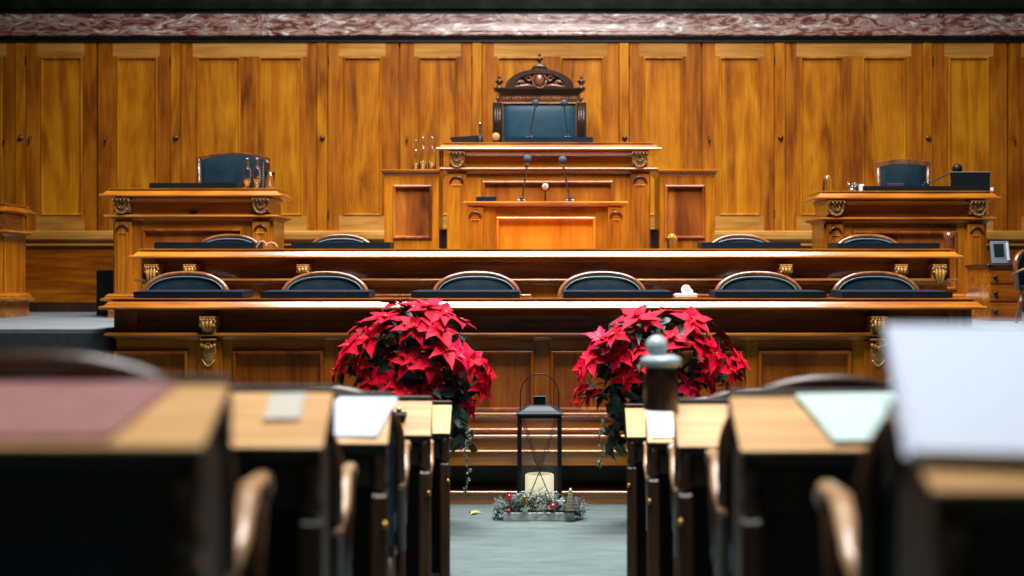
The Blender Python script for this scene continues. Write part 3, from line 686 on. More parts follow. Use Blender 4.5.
# bell, gavel block and folder on the highest desk
Yt = Y4+.2; ZTD = z4(142)
t = thing('hand_bell', 'small hand bell with upright wooden handle on the highest desk', 'bell', (X(480, Yt), Yt, ZTD))
MB().lathe([(.036, 0), (.037, .006), (.031, .03), (.029, .055), (.02, .075), (.008, .085), (.001, .087)], seg=20).build('bell_body', metal_dark, t)
MB().lathe([(.008, .083), (.010, .10), (.008, .12), (.013, .135), (.009, .15), (.011, .185), (.013, .195), (.006, .205), (.001, .206)], seg=14).build('handle', steel, t)
MB().lathe([(.0375, .001), (.0385, .008), (.037, .018)], seg=20, cap=False).build('rim_band', steel, t)
t = thing('round_call_disc', 'round pale wooden disc on a short stem on the highest desk', 'disc', (X(496, Yt), Yt, ZTD))
MB().lathe([(.001, -.012), (.034, -.012), (.037, -.008), (.037, .008), (.034, .012), (.001, .012)], (0, 0, .072), 24, Matrix.Rotation(PI/2, 4, 'X')).build('disc', plain('pale_disc', (.42, .22, .06), .4), t)
MB().lathe([(.024, 0), (.022, .006), (.005, .012), (.005, .04)], seg=14).build('stem', metal_dark, t)
m = MB()
xa, xb = X(449.5, Yt)-X(463, Yt), X(478, Yt)-X(463, Yt)
m.poly([(xa+.035, 0), (xb-.02, 0), (xb, .078), (xb-.01, .082), (xa, .066)], -.01, .16)
m.build('black_folder', black_plastic, None, 'open black folder lying left of the bell on the highest desk', 'folder', loc=(X(463, Yt), Yt, ZTD))
MB().box(-.012, .012, -.01, .01, 0, .014, .003).build('white_eraser', white, None, 'tiny white block right of the dark blue pad on the highest desk', 'eraser', loc=(X(596.5, Yt), Yt, ZTD))
# microphones
def mic(name, label, bx, by, hx, hy, Y, zb_, rb=4.2, stem=steel, base=True, headmat=foam, sag=0):
    sc = Y/F; t = thing(name, label, 'microphone', (X(bx, Y), Y, zb_))
    dx = X(hx, Y)-X(bx, Y); dz = Z(hy, Y)-zb_; r = rb*sc
    if base:
        MB().box(-.032, .032, -.04, .04, 0, .022, .008, seg=2).ball((0, 0, .028), .018).build('base', metal_dark, t)
        MB().box(-.036, -.016, -.043, -.025, .006, .018, .002).box(.012, .03, -.043, -.025, .006, .018, .002).build('button', steel, t)
    P0, P1 = Vector((0, 0, .012)), Vector((dx, -.03, dz-r*.6))
    MB().tube([P0.lerp(P1, k/8)+Vector((0, 0, sag*math.sin(PI*k/8))) for k in range(9)], .0065, 8).build('gooseneck', stem, t)
    MB().ball((dx, -.03, dz), r, (1, 1, 1), 18).build('head', headmat, t)
    MB().lathe([(r*.45, 0), (r*.4, r*.5)], (dx, -.03, dz-r*1.25), 12).build('collar', stem, t)
    return t
mic('gooseneck_microphone', 'left gooseneck microphone on the lectern', 522, 202, 527.5, 159.5, Y5+.08, zt5)
mic('gooseneck_microphone', 'right gooseneck microphone on the lectern', 570, 202, 562.5, 160.5, Y5+.08, zt5)
mic('gooseneck_microphone', 'left thin microphone before the blue leather of the carved chair', 529.5, 142, 535.5, 103.5, Y4+.3, ZTD+.066, 3.6, base=True, sag=0)
mic('gooseneck_microphone', 'right thin microphone before the blue leather of the carved chair', 568, 142, 564, 103.5, Y4+.3, ZTD+.066, 3.6, base=True, sag=0)
mic('gooseneck_microphone', 'leaning black microphone on the right podium beside the monitor', 925, 190, 956, 169, Y3+.27, z3(190.5)+.05, 5, stem=metal_dark, headmat=black_plastic, sag=.015)
t = thing('round_timer_light', 'round red-centred signal disc on a black stem between the lectern microphones', 'signal', (X(545.3, Y5+.08), Y5+.08, zt5))
MB().tube([(0, 0, 0), (0, 0, .1)], .007, 8).lathe([(.024, 0), (.022, .008), (.001, .009)], seg=16).build('stem', black_plastic, t)
R = Matrix.Rotation(PI/2, 4, 'X')
MB().lathe([(.001, 0), (.030, 0), (.036, .006), (.036, .02), (.032, .024), (.001, .024)], (0, .008, .128), 24, R).build('housing', metal_dark, t)
MB().lathe([(.001, .0), (.028, 0), (.026, .004), (.001, .005)], (0, -.017, .128), 24, R).build('dial', plain('pale_pink_dial', (.62, .40, .34), .5), t)
MB().tube([(.012*math.cos(a), -.023, .128+.012*math.sin(a)) for a in [k*2*PI/16*.8+.6 for k in range(17)]], .0025, 6).build('dial_mark', plain('red_mark', (.45, .04, .03), .5), t)
# right podium equipment
zr = z3(190.5)
t = thing('monitor', 'black monitor seen from behind on the right podium', 'monitor', (X(970.5, Y3+.15), Y3+.15, zr))
m = MB(); a = .172
m.poly([(-a, .008), (a-.006, .008), (a, .172), (-a-.006, .172)], -.012, .012).build('casing', black_plastic, t)
MB().poly([(-a-.006, .172), (a, .172), (a, .178), (-a-.006, .178)], -.014, .014).build('top_edge', plain('grey_edge', (.25, .28, .28), .3), t)
MB().box(-.09, .09, -.03, .07, 0, .012, .004).build('foot', black_plastic, t)
MB().box(-.012, .014, -.02, .02, 0, .035, .004).build('white_block', white, None, 'small white block at the right edge beside the monitor', 'block', loc=(X(991.5, Y3+.15), Y3+.15, zr))
MB().box(-.018, .018, -.03, .03, 0, .062, .006).build('white_cup', white, None, 'small white block at the left of the long black pad on the right podium', 'block', loc=(X(861.5, Y3+.12)-.0, Y3+.12, zr)) 
m = MB().box(-.072, .072, -.01, .02, 0, .10, .003)
m.build('purple_booklet', cover_purple, None, 'dull purple booklet standing behind the long pad on the right podium', 'booklet', loc=(X(896, Y3+.46), Y3+.46, zr))
t = thing('desk_trinkets', 'cluster of small metal stationery pieces left of the white block, right podium', 'stationery', (X(852, Y3+.15), Y3+.15, zr))
MB().lathe([(.03, 0), (.032, .02), (.02, .03), (.001, .032)], seg=14).build('tray', steel, t)
m = MB()
for k in range(5):
    a = k*1.3; m.tube([(.012*math.cos(a), .012*math.sin(a), .02), (.04*math.cos(a), .03*math.sin(a), .06+.01*(k % 3))], .004, 6)
    m.ball((.04*math.cos(a), .03*math.sin(a), .062+.01*(k % 3)), .008, seg=8)
m.build('pins', steel, t)
# headphone wires on second counter left
m = MB(); Yh = Y2+.1
m.tube([(X(256, Yh)+.05*k/6*1.0, Yh, ZT2+.006+.055*math.sin(PI*k/12)) for k in range(0, 12)], .005, 6)
m.tube([(X(264, Yh)+.10*(1-math.cos(PI*k/12))/2, Yh+.03, ZT2+.006+.045*math.sin(PI*k/12)) for k in range(0, 13)], .005, 6)
m.build('headset_wires', plain('pink_wire', (.6, .32, .25), .4), None, 'pair of thin pinkish headset loops lying on the second row counter, left', 'headset')
# white tissue on the front counter
Yi = 8.25
t = thing('white_name_stand', 'small white stand with rounded knob on the front counter, behind the right poinsettia', 'stand', (X(686, Yi), Yi, ZT1))
MB().box(-.075, .075, -.04, .04, 0, .03, .006).build('base', white, t)
MB().ball((-.0, 0, .055), .034, (1, .7, 1)).ball((.03, 0, .04), .02).build('knob', white, t)
# black bin, cabinet with phone on right, green chair at right edge
Yb = 11.06
m = MB(); a, b = X(96, Yb), -3.85; h = Z(270, Yb)-1.18
m.box(a, b, Yb, Yb+.25, 1.18, 1.18+h, .01).build('waste_bin', black_plastic, None, 'black upright bin in shadow beside the left podium', 'bin')
Yk = 9.6; xk = lambda px: X(px, Yk)
t = thing('side_cabinet', 'low wooden cabinet with drawers right of the right podium', 'cabinet', (xk(1008), Yk, 1.18))
zc_ = Z(264, Yk)-1.18; hw = (xk(1022)-xk(989))/2; c0 = (xk(1022)+xk(989))/2-xk(1008)
MB().box(c0-hw, c0+hw, 0, .5, 0, zc_-.03, .003).build('carcass', desk_h, t)
MB().box(c0-hw-.015, c0+hw+.015, -.02, .5, zc_-.03, zc_, .006).build('top', walnut, t)
for i, (za, zb2) in enumerate(((Z(283, Yk), Z(271, Yk)), (Z(301, Yk), Z(285, Yk)), (Z(320, Yk), Z(303, Yk)))):
    d = MB().box(c0-hw+.008, c0+hw-.008, -.012, .02, za-1.18, zb2-1.18, .003).build('drawer', oak_h, t)
    MB().ball((c0-hw+.045, -.022, (za+zb2)/2-1.18), .018).build('knob', black_plastic, d)
t = thing('desk_telephone', 'grey-blue telephone with dark screen standing on the low right cabinet', 'telephone', (X(1001, Yk+.15), Yk+.15, 1.18+zc_), 0)
T = Matrix.Rotation(-.25, 4, 'X')
m = MB(); m.box(-.075, .075, -.02, .01, 0, .19, .006, mat=T).build('housing', screen_blue, t)
MB().box(-.055, .025, -.026, -.02, .06, .165, .002, mat=T).build('screen', black_plastic, t)
MB().box(.045, .068, -.032, -.02, .02, .175, .006, mat=T).build('handset', plain('pale_handset', (.45, .5, .58), .3), t)
gc = dup(proto, (X(1043, 9.3), 9.0, 1.18), .5, 'dark leather armchair cut off by the right edge beside the low cabinet')
del gc['group']; gc.scale = (.9, .9, .62)

# ------------------------------------------------------------------ poinsettias
def bract(m, c, yaw, pitch, L, W, frame, rng, fold=.25, droop=.35, lobed=True):
    """one pointed leaf from centre c; frame = head orientation matrix"""
    n = 7; V = []
    prof = [.12, .55, .92, 1.0 if not lobed else .95, .72, .50, .22, .0] if lobed else [.15, .6, .92, 1, .88, .62, .3, 0]
    if lobed and rng.random() < .6: prof[3] = 1.12; prof[4] = .66
    Rm = frame @ Matrix.Rotation(yaw, 4, 'Z') @ Matrix.Rotation(-pitch, 4, 'Y')
    tw = rng.uniform(-.35, .35)
    for i in range(n+1):
        t = i/n; x = L*t; w = W*.5*prof[i]; zz = -droop*L*t*t + .02*math.sin(t*9)*L
        row = []
        for s in (-1, 0, 1):
            p = Vector((x, s*w, zz + abs(s)*w*fold)); p = Matrix.Rotation(tw*t, 4, 'X') @ p
            row.append(m.bm.verts.new(Vector(c) + Rm @ p))
        V.append(row)
    for a, b in zip(V, V[1:]):
        for j in range(2): m.quad([a[j], b[j], b[j+1], a[j+1]], True)
def poinsettia(label, heads, cpx, cpy, rx, ry, Y, plinth_px, seed):
    aisle = 1 if cpx < 538 else -1; rng = random.Random(seed); base = Vector((X(plinth_px, Y), Y, 0))
    t = thing('poinsettia', label, 'potted plant', (base.x, base.y, .60), group='poinsettias flanking the aisle')
    C = Vector((X(cpx, Y), Y, Z(cpy, Y))) - Vector(t.location); s = Y/F
    MB().lathe([(.12, 0), (.15, .02), (.175, .22), (.185, .24), (.17, .245), (.155, .21), (.001, .21)], seg=24, cap=False).build('pot', black_plastic, t)
    st = MB(); fol = MB(); root = Vector((0, 0, .2))
    for (hx, hy, sz, tone) in heads:
        ux, uz = (hx-cpx)/rx, -(hy-cpy)/ry; q = min(1, ux*ux+uz*uz)
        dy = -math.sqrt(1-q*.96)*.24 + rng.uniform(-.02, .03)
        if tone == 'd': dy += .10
        P = C + Vector(((hx-cpx)*s, dy, -(hy-cpy)*s))
        nrm = (Vector((ux*.8, dy/.24*.9, max(-.15, uz)*.9+.45))).normalized()
        nrm = (nrm + Vector((rng.uniform(-.3, .3), rng.uniform(-.2, .2), rng.uniform(-.2, .3)))).normalized()
        fr = nrm.to_track_quat('Z', 'X').to_matrix().to_4x4()
        m = MB(); k = rng.randint(5, 7); a0 = rng.random()*6
        for i in range(k): bract(m, P, a0+i*2*PI/k+rng.uniform(-.2, .2), rng.uniform(-.1, .45), sz*s*rng.uniform(.8, 1.15), sz*s*rng.uniform(.42, .58), fr, rng)
        for i in range(4): bract(m, P+nrm*.01, a0+.5+i*2*PI/4, rng.uniform(.4, .9), sz*s*.5, sz*s*.26, fr, rng)
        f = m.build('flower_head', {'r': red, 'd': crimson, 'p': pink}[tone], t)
        b = MB()
        for i in range(4): b.ball(P+nrm*.014+Vector((rng.uniform(-.01, .01), 0, rng.uniform(-.01, .01))), .0045, seg=6)
        b.build('button', yellow, f)
        mid = root.lerp(P, .55) + Vector((rng.uniform(-.03, .03), rng.uniform(-.03, .03), .02))
        st.tube([root, mid, P-nrm*.005], [.008, .006, .004], 6)
        for i in range(4):
            Q = mid.lerp(P, rng.uniform(.2, .95)); fr2 = (nrm*.5+Vector((0, 0, .5))).to_track_quat('Z', 'X').to_matrix().to_4x4()
            bract(fol, Q, rng.random()*6.28, rng.uniform(-.4, .3), rng.uniform(.09, .15), rng.uniform(.05, .075), fr2, rng, droop=.5)
    for i in range(120):      # inner and rear foliage
        a = rng.random()*6.28; e = rng.uniform(-.55, 1.3); r_ = rng.uniform(.55, .92)
        P = C + Vector((math.cos(a)*math.cos(e)*rx*s*r_, math.sin(a)*math.cos(e)*.26*r_, math.sin(e)*ry*s*r_))
        nv = (P-C).normalized()+Vector((0, 0, .3)); fr2 = nv.to_track_quat('Z', 'X').to_matrix().to_4x4()
        bract(fol, P, rng.random()*6.28, rng.uniform(-.3, .2), rng.uniform(.09, .15), rng.uniform(.055, .08), fr2, rng, droop=.45)
    for i in range(46):      # low drooping foliage
        a = rng.random()*6.28; P = Vector((0, 0, .22)) + Vector((math.cos(a)*.13, math.sin(a)*.13, rng.uniform(-.05, .12)))
        fr2 = Vector((math.cos(a), math.sin(a), .6)).to_track_quat('Z', 'X').to_matrix().to_4x4()
        bract(fol, P, rng.random()*6.28, rng.uniform(-.5, .1), rng.uniform(.10, .16), rng.uniform(.06, .08), fr2, rng, droop=.6)
    for i in range(60):      # leaves hanging over the rim on the aisle side
        u_ = rng.random(); P = Vector(((.20+.10*rng.random())*aisle, rng.uniform(-.2, .1), .30-.42*u_))
        fr2 = Vector((aisle*.8, -.8, .2)).to_track_quat('Z', 'X').to_matrix().to_4x4()
        bract(fol, P, rng.random()*6.28, rng.uniform(-.3, .1), rng.uniform(.08, .14), rng.uniform(.05, .07), fr2, rng, droop=.5)
    st.build('stems', plain('green_stem', (.03, .07, .03), .6), t)
    fol.build('foliage', leaf_g, t)
    return t, rng
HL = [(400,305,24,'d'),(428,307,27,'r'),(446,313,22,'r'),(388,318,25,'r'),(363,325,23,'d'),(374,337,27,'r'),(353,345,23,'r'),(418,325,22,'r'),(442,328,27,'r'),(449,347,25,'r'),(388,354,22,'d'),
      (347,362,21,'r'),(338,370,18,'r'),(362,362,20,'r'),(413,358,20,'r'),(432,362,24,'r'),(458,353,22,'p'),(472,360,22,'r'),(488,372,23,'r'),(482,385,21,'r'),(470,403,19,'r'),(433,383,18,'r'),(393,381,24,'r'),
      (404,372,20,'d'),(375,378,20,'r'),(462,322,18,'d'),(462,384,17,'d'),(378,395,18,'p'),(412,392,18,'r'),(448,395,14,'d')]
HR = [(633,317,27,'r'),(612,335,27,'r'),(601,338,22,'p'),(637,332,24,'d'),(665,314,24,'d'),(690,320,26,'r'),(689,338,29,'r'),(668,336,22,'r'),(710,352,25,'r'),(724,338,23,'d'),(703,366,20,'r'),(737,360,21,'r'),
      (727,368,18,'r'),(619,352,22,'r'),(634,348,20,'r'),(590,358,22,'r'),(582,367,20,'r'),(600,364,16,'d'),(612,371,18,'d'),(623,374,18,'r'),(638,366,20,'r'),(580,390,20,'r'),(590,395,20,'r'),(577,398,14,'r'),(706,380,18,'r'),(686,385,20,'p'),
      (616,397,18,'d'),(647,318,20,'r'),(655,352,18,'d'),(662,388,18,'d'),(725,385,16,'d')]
def plinth_stand(label, px, Y):
    t = thing('flower_stand', label, 'plant stand', (X(px, Y), Y, 0))
    MB().box(-.14, .14, -.15, .15, .03, .58, .008).build('box', black_wood, t)
    MB().box(-.16, .16, -.17, .17, .58, .60, .004).build('top', black_wood, t)
    MB().box(-.16, .16, -.17, .17, 0, .03, .004).build('base', black_wood, t)
YP = 7.45
plinth_stand('black plinth beneath the left poinsettia', 421, YP); plinth_stand('black plinth beneath the right poinsettia', 656, YP)
pl_, rng = poinsettia('full red poinsettia left of the aisle', HL, 418, 362, 76, 62, YP, 421, 5)
pr_, rng2 = poinsettia('full red poinsettia right of the aisle, behind the pale-lidded jug', HR, 656, 362, 80, 58, YP, 656, 9)
def ivy(parent, px, y0, y1, sd, n=60):
    rg = random.Random(sd); m = MB(); s = MB(); L = Vector(parent.location)
    x = X(px, YP-.23); pts = []
    for k in range(12):
        pts.append(Vector((x+.012*math.sin(k*1.1), YP-.235-.01*math.sin(k), Z(y0+(y1-y0)*k/11, YP-.23)))-L)
    s.tube([Vector((pts[0].x*.6, pts[0].y*.6, pts[0].z+.08))]+pts, .0025, 5).build('ivy_stem', leaf_g, parent)
    for i in range(n):
        k = rg.random()*10.9; a = pts[int(k)].lerp(pts[int(k)+1], k % 1); fr = Vector((rg.uniform(-.5, .5), -1, rg.uniform(-.3, .6))).to_track_quat('Z', 'X').to_matrix().to_4x4()
        bract(m, a, rg.random()*6.28, 0, rg.uniform(.012, .024), rg.uniform(.010, .018), fr, rg, lobed=False)
    m.build('trailing_ivy', leaf_l, parent, label='pale trailing ivy strand')
ivy(pl_, 467, 425, 497, 2); ivy(pr_, 601, 420, 470, 3, 30)
m = MB(); rg = random.Random(8)
for k in range(3): bract(m, (k*.012, 0, .012), k*2.1, .2, .06, .035, Matrix.Identity(4), rg)
m.build('fallen_leaf', leaf_y, None, 'curled yellow leaf fallen on the floor by the left plinth', 'leaf', loc=(X(472, 7.75), 7.75, 0))

# ------------------------------------------------------------------ lantern, candle and tray
YL = 7.80; sL = YL/F; cxl = X(539.5, YL)
t = thing('candle_lantern', 'tall black metal lantern with arched handle standing in the aisle', 'lantern', (cxl, YL, 0))
a = .130; zt_ = Z(413, YL); b0 = .03
m = MB().box(-a-.006, a+.006, -a-.006, a+.006, 0, b0, .004)
for sx in (-1, 1):
    for sy in (-1, 1): m.box(sx*a-.012, sx*a+.012, sy*a-.012, sy*a+.012, b0, zt_, .002)
m.box(-a-.004, a+.004, -a-.012, -a+.01, zt_-.02, zt_, .002).box(-a-.004, a+.004, a-.01, a+.012, zt_-.02, zt_, .002)
m.box(-a-.012, -a+.01, -a, a, zt_-.02, zt_, .002).box(a-.01, a+.012, -a, a, zt_-.02, zt_, .002)
m.build('frame', metal_dark, t)
for sy in (-1, 1):
    m = MB(); y = sy*(a+.002)
    for k in range(2):
        s_ = 1 if k else -1; m.tube([(s_*(a-.012), y, zt_-.02), (s_*.02, y, zt_*.52), (-s_*(a-.05), y, b0+.06)], .0032, 6)
    m.build('cross_wire', metal_dark, t)
for ang in range(4):
    MB().box(-a+.012, a-.012, -a-.002, -a+.001, b0, zt_-.02, mat=Matrix.Rotation(ang*PI/2, 4, 'Z')).build('glass_pane', pane_glass, t)
m = MB(); zr_ = zt_
r4 = lambda h, z: [(-h, -h, z), (h, -h, z), (h, h, z), (-h, h, z)]
levels = [(a+.018, zr_), (a+.018, zr_+.010), (a*.82, zr_+.028), (a*.55, zr_+.048), (.048, zr_+.058)]
V = [[m.bm.verts.new(q) for q in r4(h, z)] for h, z in levels]
for A_, B_ in zip(V, V[1:]):
    for j in range(4): m.quad([A_[j], A_[(j+1) % 4], B_[(j+1) % 4], B_[j]])
m.quad(V[0][::-1]); m.quad(V[-1]); m.build('roof', plain('blue_black_roof', (.012, .018, .024), .45, metal=.1), t)
MB().box(-.038, .038, -.038, .038, zr_+.056, zr_+.108, .003).box(-.044, .044, -.044, .044, zr_+.105, zr_+.115, .003).build('chimney', metal_dark, t)
MB().tube([(-.125, 0, zr_+.02)] + [(.125*math.cos(PI-PI*k/16), 0, zr_+.12+.135*math.sin(PI*k/16)) for k in range(17)] + [(.125, 0, zr_+.02)], .0035, 8).build('handle', metal_dark, t)
t = thing('pillar_candle', 'thick cream pillar candle inside the lantern', 'candle', (cxl, YL, .03))
hc = Z(474, YL)-.03; rc = .093
MB().lathe([(rc, 0), (rc, hc-.006), (rc-.006, hc), (rc-.02, hc-.004), (rc*.5, hc-.016), (.001, hc-.02)], seg=32, cap=False).build('wax', wax, t)
MB().tube([(0, 0, hc-.02), (.002, 0, hc-.003), (.006, 0, hc+.006)], .002, 6).build('wick', black_plastic, t)
YT = 7.585
t = thing('wooden_tray', 'shallow whitewashed wooden tray before the lantern, filled with frosted greenery', 'tray', (X(539, YT), YT, 0))
hw = 35.5*YT/F; zt2 = Z(511.5, YT)
m = MB().box(-hw, hw, -.06, .06, 0, .012, .002).box(-hw, hw, -.07, -.055, 0, zt2+.005, .003).box(-hw, hw, .045, .06, 0, zt2, .003).box(-hw, -hw+.012, -.055, .045, 0, zt2, .003).box(hw-.012, hw, -.055, .045, 0, zt2, .003)
m.build('box', whitewash, t)
rg = random.Random(12)
def sprigs(mat, n, needle, nm, zr0, zr1, spread):
    m = MB()
    for i in range(n):
        x = rg.uniform(-hw-spread, hw+spread); z = rg.uniform(zr0, zr1)*(1-.35*abs(x)/hw); y = rg.uniform(-.06, .05)
        d = Vector((rg.uniform(-1, 1), rg.uniform(-1, .2), rg.uniform(-.2, 1))).normalized(); p0 = Vector((x, y, z)); L_ = rg.uniform(.03, .07)
        m.tube([p0-d*L_*.5, p0+d*L_*.5], .0016, 4)
        for k in range(9):
            q = p0+d*L_*(k/8-.5); e = Vector((rg.uniform(-1, 1), rg.uniform(-1, 1), rg.uniform(-1, 1))).normalized()
            m.tube([q, q+e*needle], [.0022, .0008], 4)
    m.build(nm, mat, t)
sprigs(fir, 150, .03, 'fir_sprigs', .03, .15, .05); sprigs(frost, 120, .02, 'frosted_sprigs', .07, .20, .07)
def on_tray(nm, label, cat, px, py, mk, mat, grp=None):
    m = MB(); mk(m); o = m.build(nm, mat, None, label, cat, grp, loc=(X(px, YT-.07), YT-.07, Z(py, YT-.07))); return o
for px, py, r_, l in ((509.5, 497, .018, 'red bauble, upper one at the left end of the tray'), (510, 502.5, .014, 'small red bauble just under the upper left one'), (509, 511, .014, 'small red bauble at the left corner of the tray edge'), (553, 506.5, .020, 'red bauble right of the middle of the tray')):
    on_tray('bauble', 'shiny ' + l, 'bauble', px, py, lambda m: m.ball((0, 0, 0), r_).lathe([(.005, 0), (.005, .006)], (0, 0, r_*.95), 8), bauble_red, 'red baubles in the tray')
on_tray('pine_cone', 'gold glittering cone left of the middle of the tray', 'cone', 524.5, 501, lambda m: [m.lathe([(.001, -.006), (.024-.0015*k, 0), (.001, .004)], (0, 0, -.02+.008*k), 9) for k in range(7)], gold_b)
def star(m):
    p = []
    for k in range(10):
        a_ = PI/2+k*PI/5; r = .028 if k % 2 == 0 else .012; p.append((r*math.cos(a_), r*math.sin(a_)))
    m.poly(p, -.005, .005)
on_tray('wooden_star', 'small white star left of the middle on the tray', 'star', 525, 509.5, star, white)
on_tray('wooden_star', 'small white star right of the red bauble on the tray', 'star', 561, 502, star, white)
on_tray('miniature_tree', 'cream cone-shaped miniature tree at the right end of the tray', 'ornament', 570.5, 505, lambda m: [m.lathe([(.042-.005*k, 0), (.018-.002*k, .026)], (0, 0, -.03+.018*k), 10) for k in range(7)], plain('cream_tree', (.70, .66, .46), .6))

# ------------------------------------------------------------------ bench desks of the chamber
ROWS = {'L': [(1.54, 1.298, .52, .05, .15), (2.40, 1.178, .40, .08, .10), (3.44, 1.045, .26, .10, .085), (4.82, .89, .135, .11, .07), (5.86, .765, 0, .11, .04)],
        'R': [(1.31, 1.283, .52, .05, .15), (2.55, 1.150, .40, .085, .08), (3.70, 1.0, .26, .10, .08), (4.72, .875, .135, .11, .07), (5.80, .755, 0, .11, .04)]}
order = ['nearest', 'second nearest', 'third', 'fourth', 'farthest']
DEP = .31
def bench(side, i, y0, zt, zf, rise, slant):
    s = -1 if side == 'L' else 1; e = .43; n = 2 if i == 0 else (3 if i < 3 else 4); w = .70; Lg = w*n; dep = DEP
    t = thing('bench_desk', '%s bench desk on the %s of the aisle, dark wood with pale sloping top' % (order[i], 'left' if side == 'L' else 'right'), 'desk', (s*e, y0, zf), group='bench desks either side of the aisle')
    h = zt - zf
    def P(mb, nm, mat, par=t):
        for v in mb.bm.verts: v.co.x += s*slant*v.co.y
        return mb.build(nm, mat, par)
    def bx(m, xa, xb, *a, **k): return m.box(min(s*xa, s*xb), max(s*xa, s*xb), *a, **k)
    sl = Matrix.Rotation(math.atan(rise/dep), 4, 'X')
    for k in range(n):     # individual places of the continuous top
        T = Matrix.Translation((0, 0, h-.028)) @ sl
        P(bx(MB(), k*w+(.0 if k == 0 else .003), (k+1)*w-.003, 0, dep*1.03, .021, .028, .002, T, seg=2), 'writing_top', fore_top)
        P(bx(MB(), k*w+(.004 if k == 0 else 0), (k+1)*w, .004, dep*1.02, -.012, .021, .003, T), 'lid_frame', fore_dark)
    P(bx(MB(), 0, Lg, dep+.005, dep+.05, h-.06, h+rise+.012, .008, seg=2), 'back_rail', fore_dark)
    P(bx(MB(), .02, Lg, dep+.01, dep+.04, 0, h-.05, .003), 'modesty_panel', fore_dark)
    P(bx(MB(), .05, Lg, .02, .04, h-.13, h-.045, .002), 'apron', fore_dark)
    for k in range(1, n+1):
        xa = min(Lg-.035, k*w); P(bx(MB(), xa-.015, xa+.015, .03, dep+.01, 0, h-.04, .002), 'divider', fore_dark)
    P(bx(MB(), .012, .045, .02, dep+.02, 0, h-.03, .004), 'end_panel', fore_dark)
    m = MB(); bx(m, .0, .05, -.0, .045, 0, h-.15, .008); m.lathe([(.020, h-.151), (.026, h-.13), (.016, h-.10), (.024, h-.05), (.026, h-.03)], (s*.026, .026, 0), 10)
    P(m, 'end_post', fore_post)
    if i >= 2: P(MB().ball((s*.01, -.008, h-.235), .011), 'brass_knob', brass)
    return t
for side in 'LR':
    for i, r_ in enumerate(ROWS[side]): bench(side, i, *r_)
fore = armchair('x', None, .60, 1.0, rim_mat=fore_rim)
fore.scale = (1, .8, 1)
first = True
plc = ['beside the aisle', 'second from the aisle', 'third from the aisle']
for side in 'LR':
    s = -1 if side == 'L' else 1
    for i in range(1, 5):
        y0, zt, zf = ROWS[side][i][:3]
        for k in range(2 if i < 3 else 3):
            lab = 'dark armchair at the %s bench %s, %s' % (order[i], 'left' if side == 'L' else 'right', plc[k])
            back = .58 if (side, i) == ('R', 1) else .33
            loc = (s*(.78+.70*k), y0-back, zf)
            if first: fore.location = loc; fore.rotation_euler = (0, 0, PI); fore['label'] = lab; fore['group'] = 'armchairs at the bench desks'; first = False
            else: dup(fore, loc, PI, lab, 'armchairs at the bench desks')
# papers and objects on the bench desks
def top_z(side, i, y):
    r_ = ROWS[side][i]; return r_[1] + (y-r_[0])*r_[3]/DEP
def paper(label, side, i, x0, x1, y0, y1, mat, th=.006, rot=0, name='paper_stack', cat='paper', extra=0.0):
    c = ((x0+x1)/2, (y0+y1)/2); T = Matrix.Rotation(rot, 4, 'Z') @ Matrix.Rotation(math.atan(ROWS[side][i][3]/DEP)+extra, 4, 'X')
    m = MB()
    for k in range(3):
        R2 = Matrix.Rotation((k-1)*.012, 4, 'Z'); m.box(-(x1-x0)/2, (x1-x0)/2, -(y1-y0)/2, (y1-y0)/2, th*k/3, th*(k+1)/3-.0003, 0, T @ R2)
    return m.build(name, mat, None, label, cat, loc=(*c, top_z(side, i, c[1])+.002))
paper('mauve leather blotter on the left end of the nearest left bench', 'L', 0, -1.15, -.555, 1.55, 1.84, mauve, .006, name='leather_blotter', cat='blotter')
paper('white sheets on the third left bench desk', 'L', 2, -.635, -.45, 3.46, 3.74, bluewhite, .006, -.12)
paper('small pale grey note pad on the second left bench desk', 'L', 1, -.585, -.51, 2.52, 2.68, plain('cream_paper', (.42, .40, .34), .6), .008, .1, name='note_pad', cat='note pad')
paper('narrow white sheet on the fourth right bench desk', 'R', 3, .445, .55, 4.73, 5.01, white, .006, 0)
paper('pale green sheet on the second right bench desk', 'R', 1, .62, .86, 2.57, 2.85, greenwhite, .010, .10, name='green_sheet')
# large bluish papers propped on a sloping rest on the nearest right bench
t = thing('propped_documents', 'large bluish white documents propped on the nearest right bench desk', 'documents', (.655, 1.345, 1.291))
an = math.radians(24)
T = Matrix.Rotation(-.19, 4, 'Z') @ Matrix.Rotation(an, 4, 'X')
m = MB()
for k in range(4): m.box(-.235+.003*k, .235, 0, .34-.004*k, .012+k*.004, .0155+k*.004, .0, T @ Matrix.Rotation((k-1.5)*.008, 4, 'Z'))
m.build('sheets', bluewhite, t)
m = MB(); m.box(-.2, .2, .01, .32, .004, .011, 0, T).box(-.15, .15, .20, .27, .03, .085, .003); m.build('rest', fore_dark, t)
# pale lidded jug on the fourth right desk
Yj = 3.95; zj = top_z('R', 2, Yj)
t = thing('lidded_jug', 'dark vacuum jug with pale domed lid on the third right bench desk', 'jug', (X(661, Yj), Yj, zj))
q = Yj/F
hb = Z(366, Yj)-zj
MB().lathe([(.054, 0), (.058, .01), (.058, hb*.7), (.050, hb), (.001, hb)], seg=24).build('jug_body', walnut, t)
MB().lathe([(.055, hb), (.066, hb+.006), (.066, hb+.026), (.045, hb+.036), (.001, hb+.038)], seg=24).build('lid', pale_lid, t)
MB().ball((-.014, 0, hb+.066), .037, (1, 1, .95), 18).build('lid_knob', pale_lid, t)
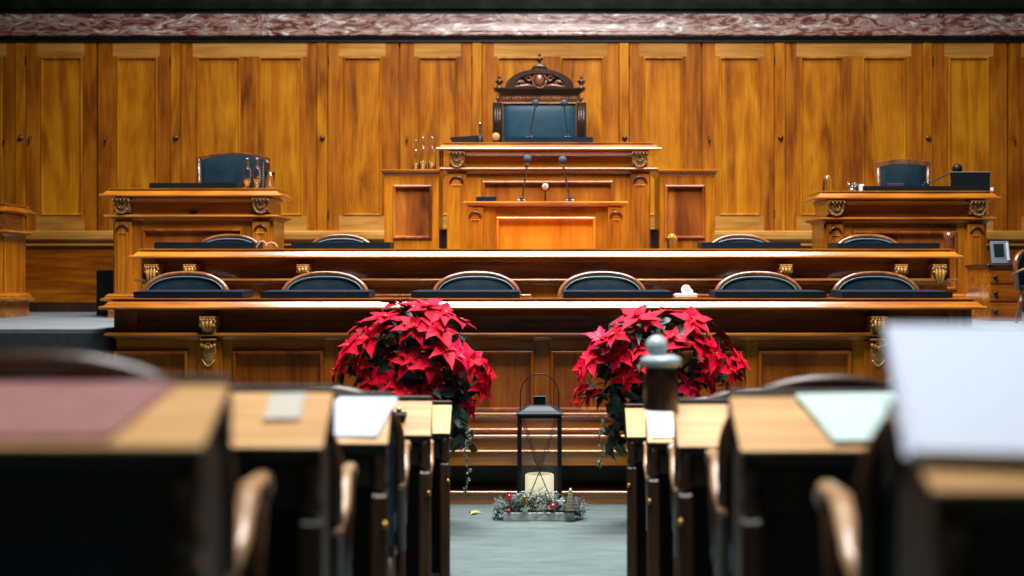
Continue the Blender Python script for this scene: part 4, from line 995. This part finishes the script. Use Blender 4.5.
# metal hoop (lamp arm) on third right desk
# small desk microphone base on the farthest left bench
t = thing('desk_microphone', 'small black microphone base on the fourth left bench desk', 'microphone', (X(399, 4.95), 4.95, top_z('L', 3, 4.95)+.002))
MB().box(-.03, .03, -.04, .04, 0, .025, .006).build('base', black_plastic, t)
MB().ball((0, -.0, .036), .012).build('knob', steel, t)

# ------------------------------------------------------------------ light, world, camera
def area(name, loc, rot, sx, sy, power, col):
    l = bpy.data.lights.new(name, 'AREA'); l.shape = 'RECTANGLE'; l.size = sx; l.size_y = sy; l.energy = power; l.color = col
    o = bpy.data.objects.new(name, l); COL.objects.link(o); o.location = loc; o.rotation_euler = rot; return o
l1 = area('skylight', (.2, 5.9, 8.3), (math.radians(28), 0, 0), 3.2, 2.0, 330, (1.0, .97, .93))
l1.data.spread = math.radians(110)
l2 = area('foreground_fill_lamp', (.1, 2.8, 7.0), (0, 0, 0), 3.4, 3.0, 135, (1.0, .98, .96)); l2.data.spread = math.radians(75)  # fill lamp added to brighten the foreground desk tops
l3 = area('ceiling_highlight_lamp', (.1, 8.9, 8.6), (0, 0, 0), 6.8, 3.0, 560, (.97, .98, 1.0)); l3.data.spread = math.radians(88)  # added lamp in the glass ceiling's place, for highlights on upward faces
w = bpy.data.worlds.new('world'); bpy.context.scene.world = w; w.use_nodes = True
w.node_tree.nodes['Background'].inputs['Color'].default_value = (.035, .060, .055, 1)
w.node_tree.nodes['Background'].inputs['Strength'].default_value = .2
cam = bpy.data.cameras.new('camera'); co = bpy.data.objects.new('camera', cam); COL.objects.link(co)
co.location = (0, 0, H); co.rotation_euler = (PI/2, 0, 0)
cam.sensor_width = 36; cam.lens = F/1024*36; cam.shift_x = (512-CX)/1024; cam.shift_y = -(288-HY)/1024
cam.clip_start = .05; cam.dof.use_dof = True; cam.dof.focus_distance = 8.3; cam.dof.aperture_fstop = 1.35
sc = bpy.context.scene; sc.camera = co
sc.view_settings.view_transform = 'Standard'; sc.view_settings.look = 'None'; sc.view_settings.gamma = 1; sc.view_settings.use_curve_mapping = False
sc.view_settings.exposure = 0.0
sc.cycles.diffuse_bounces = 2
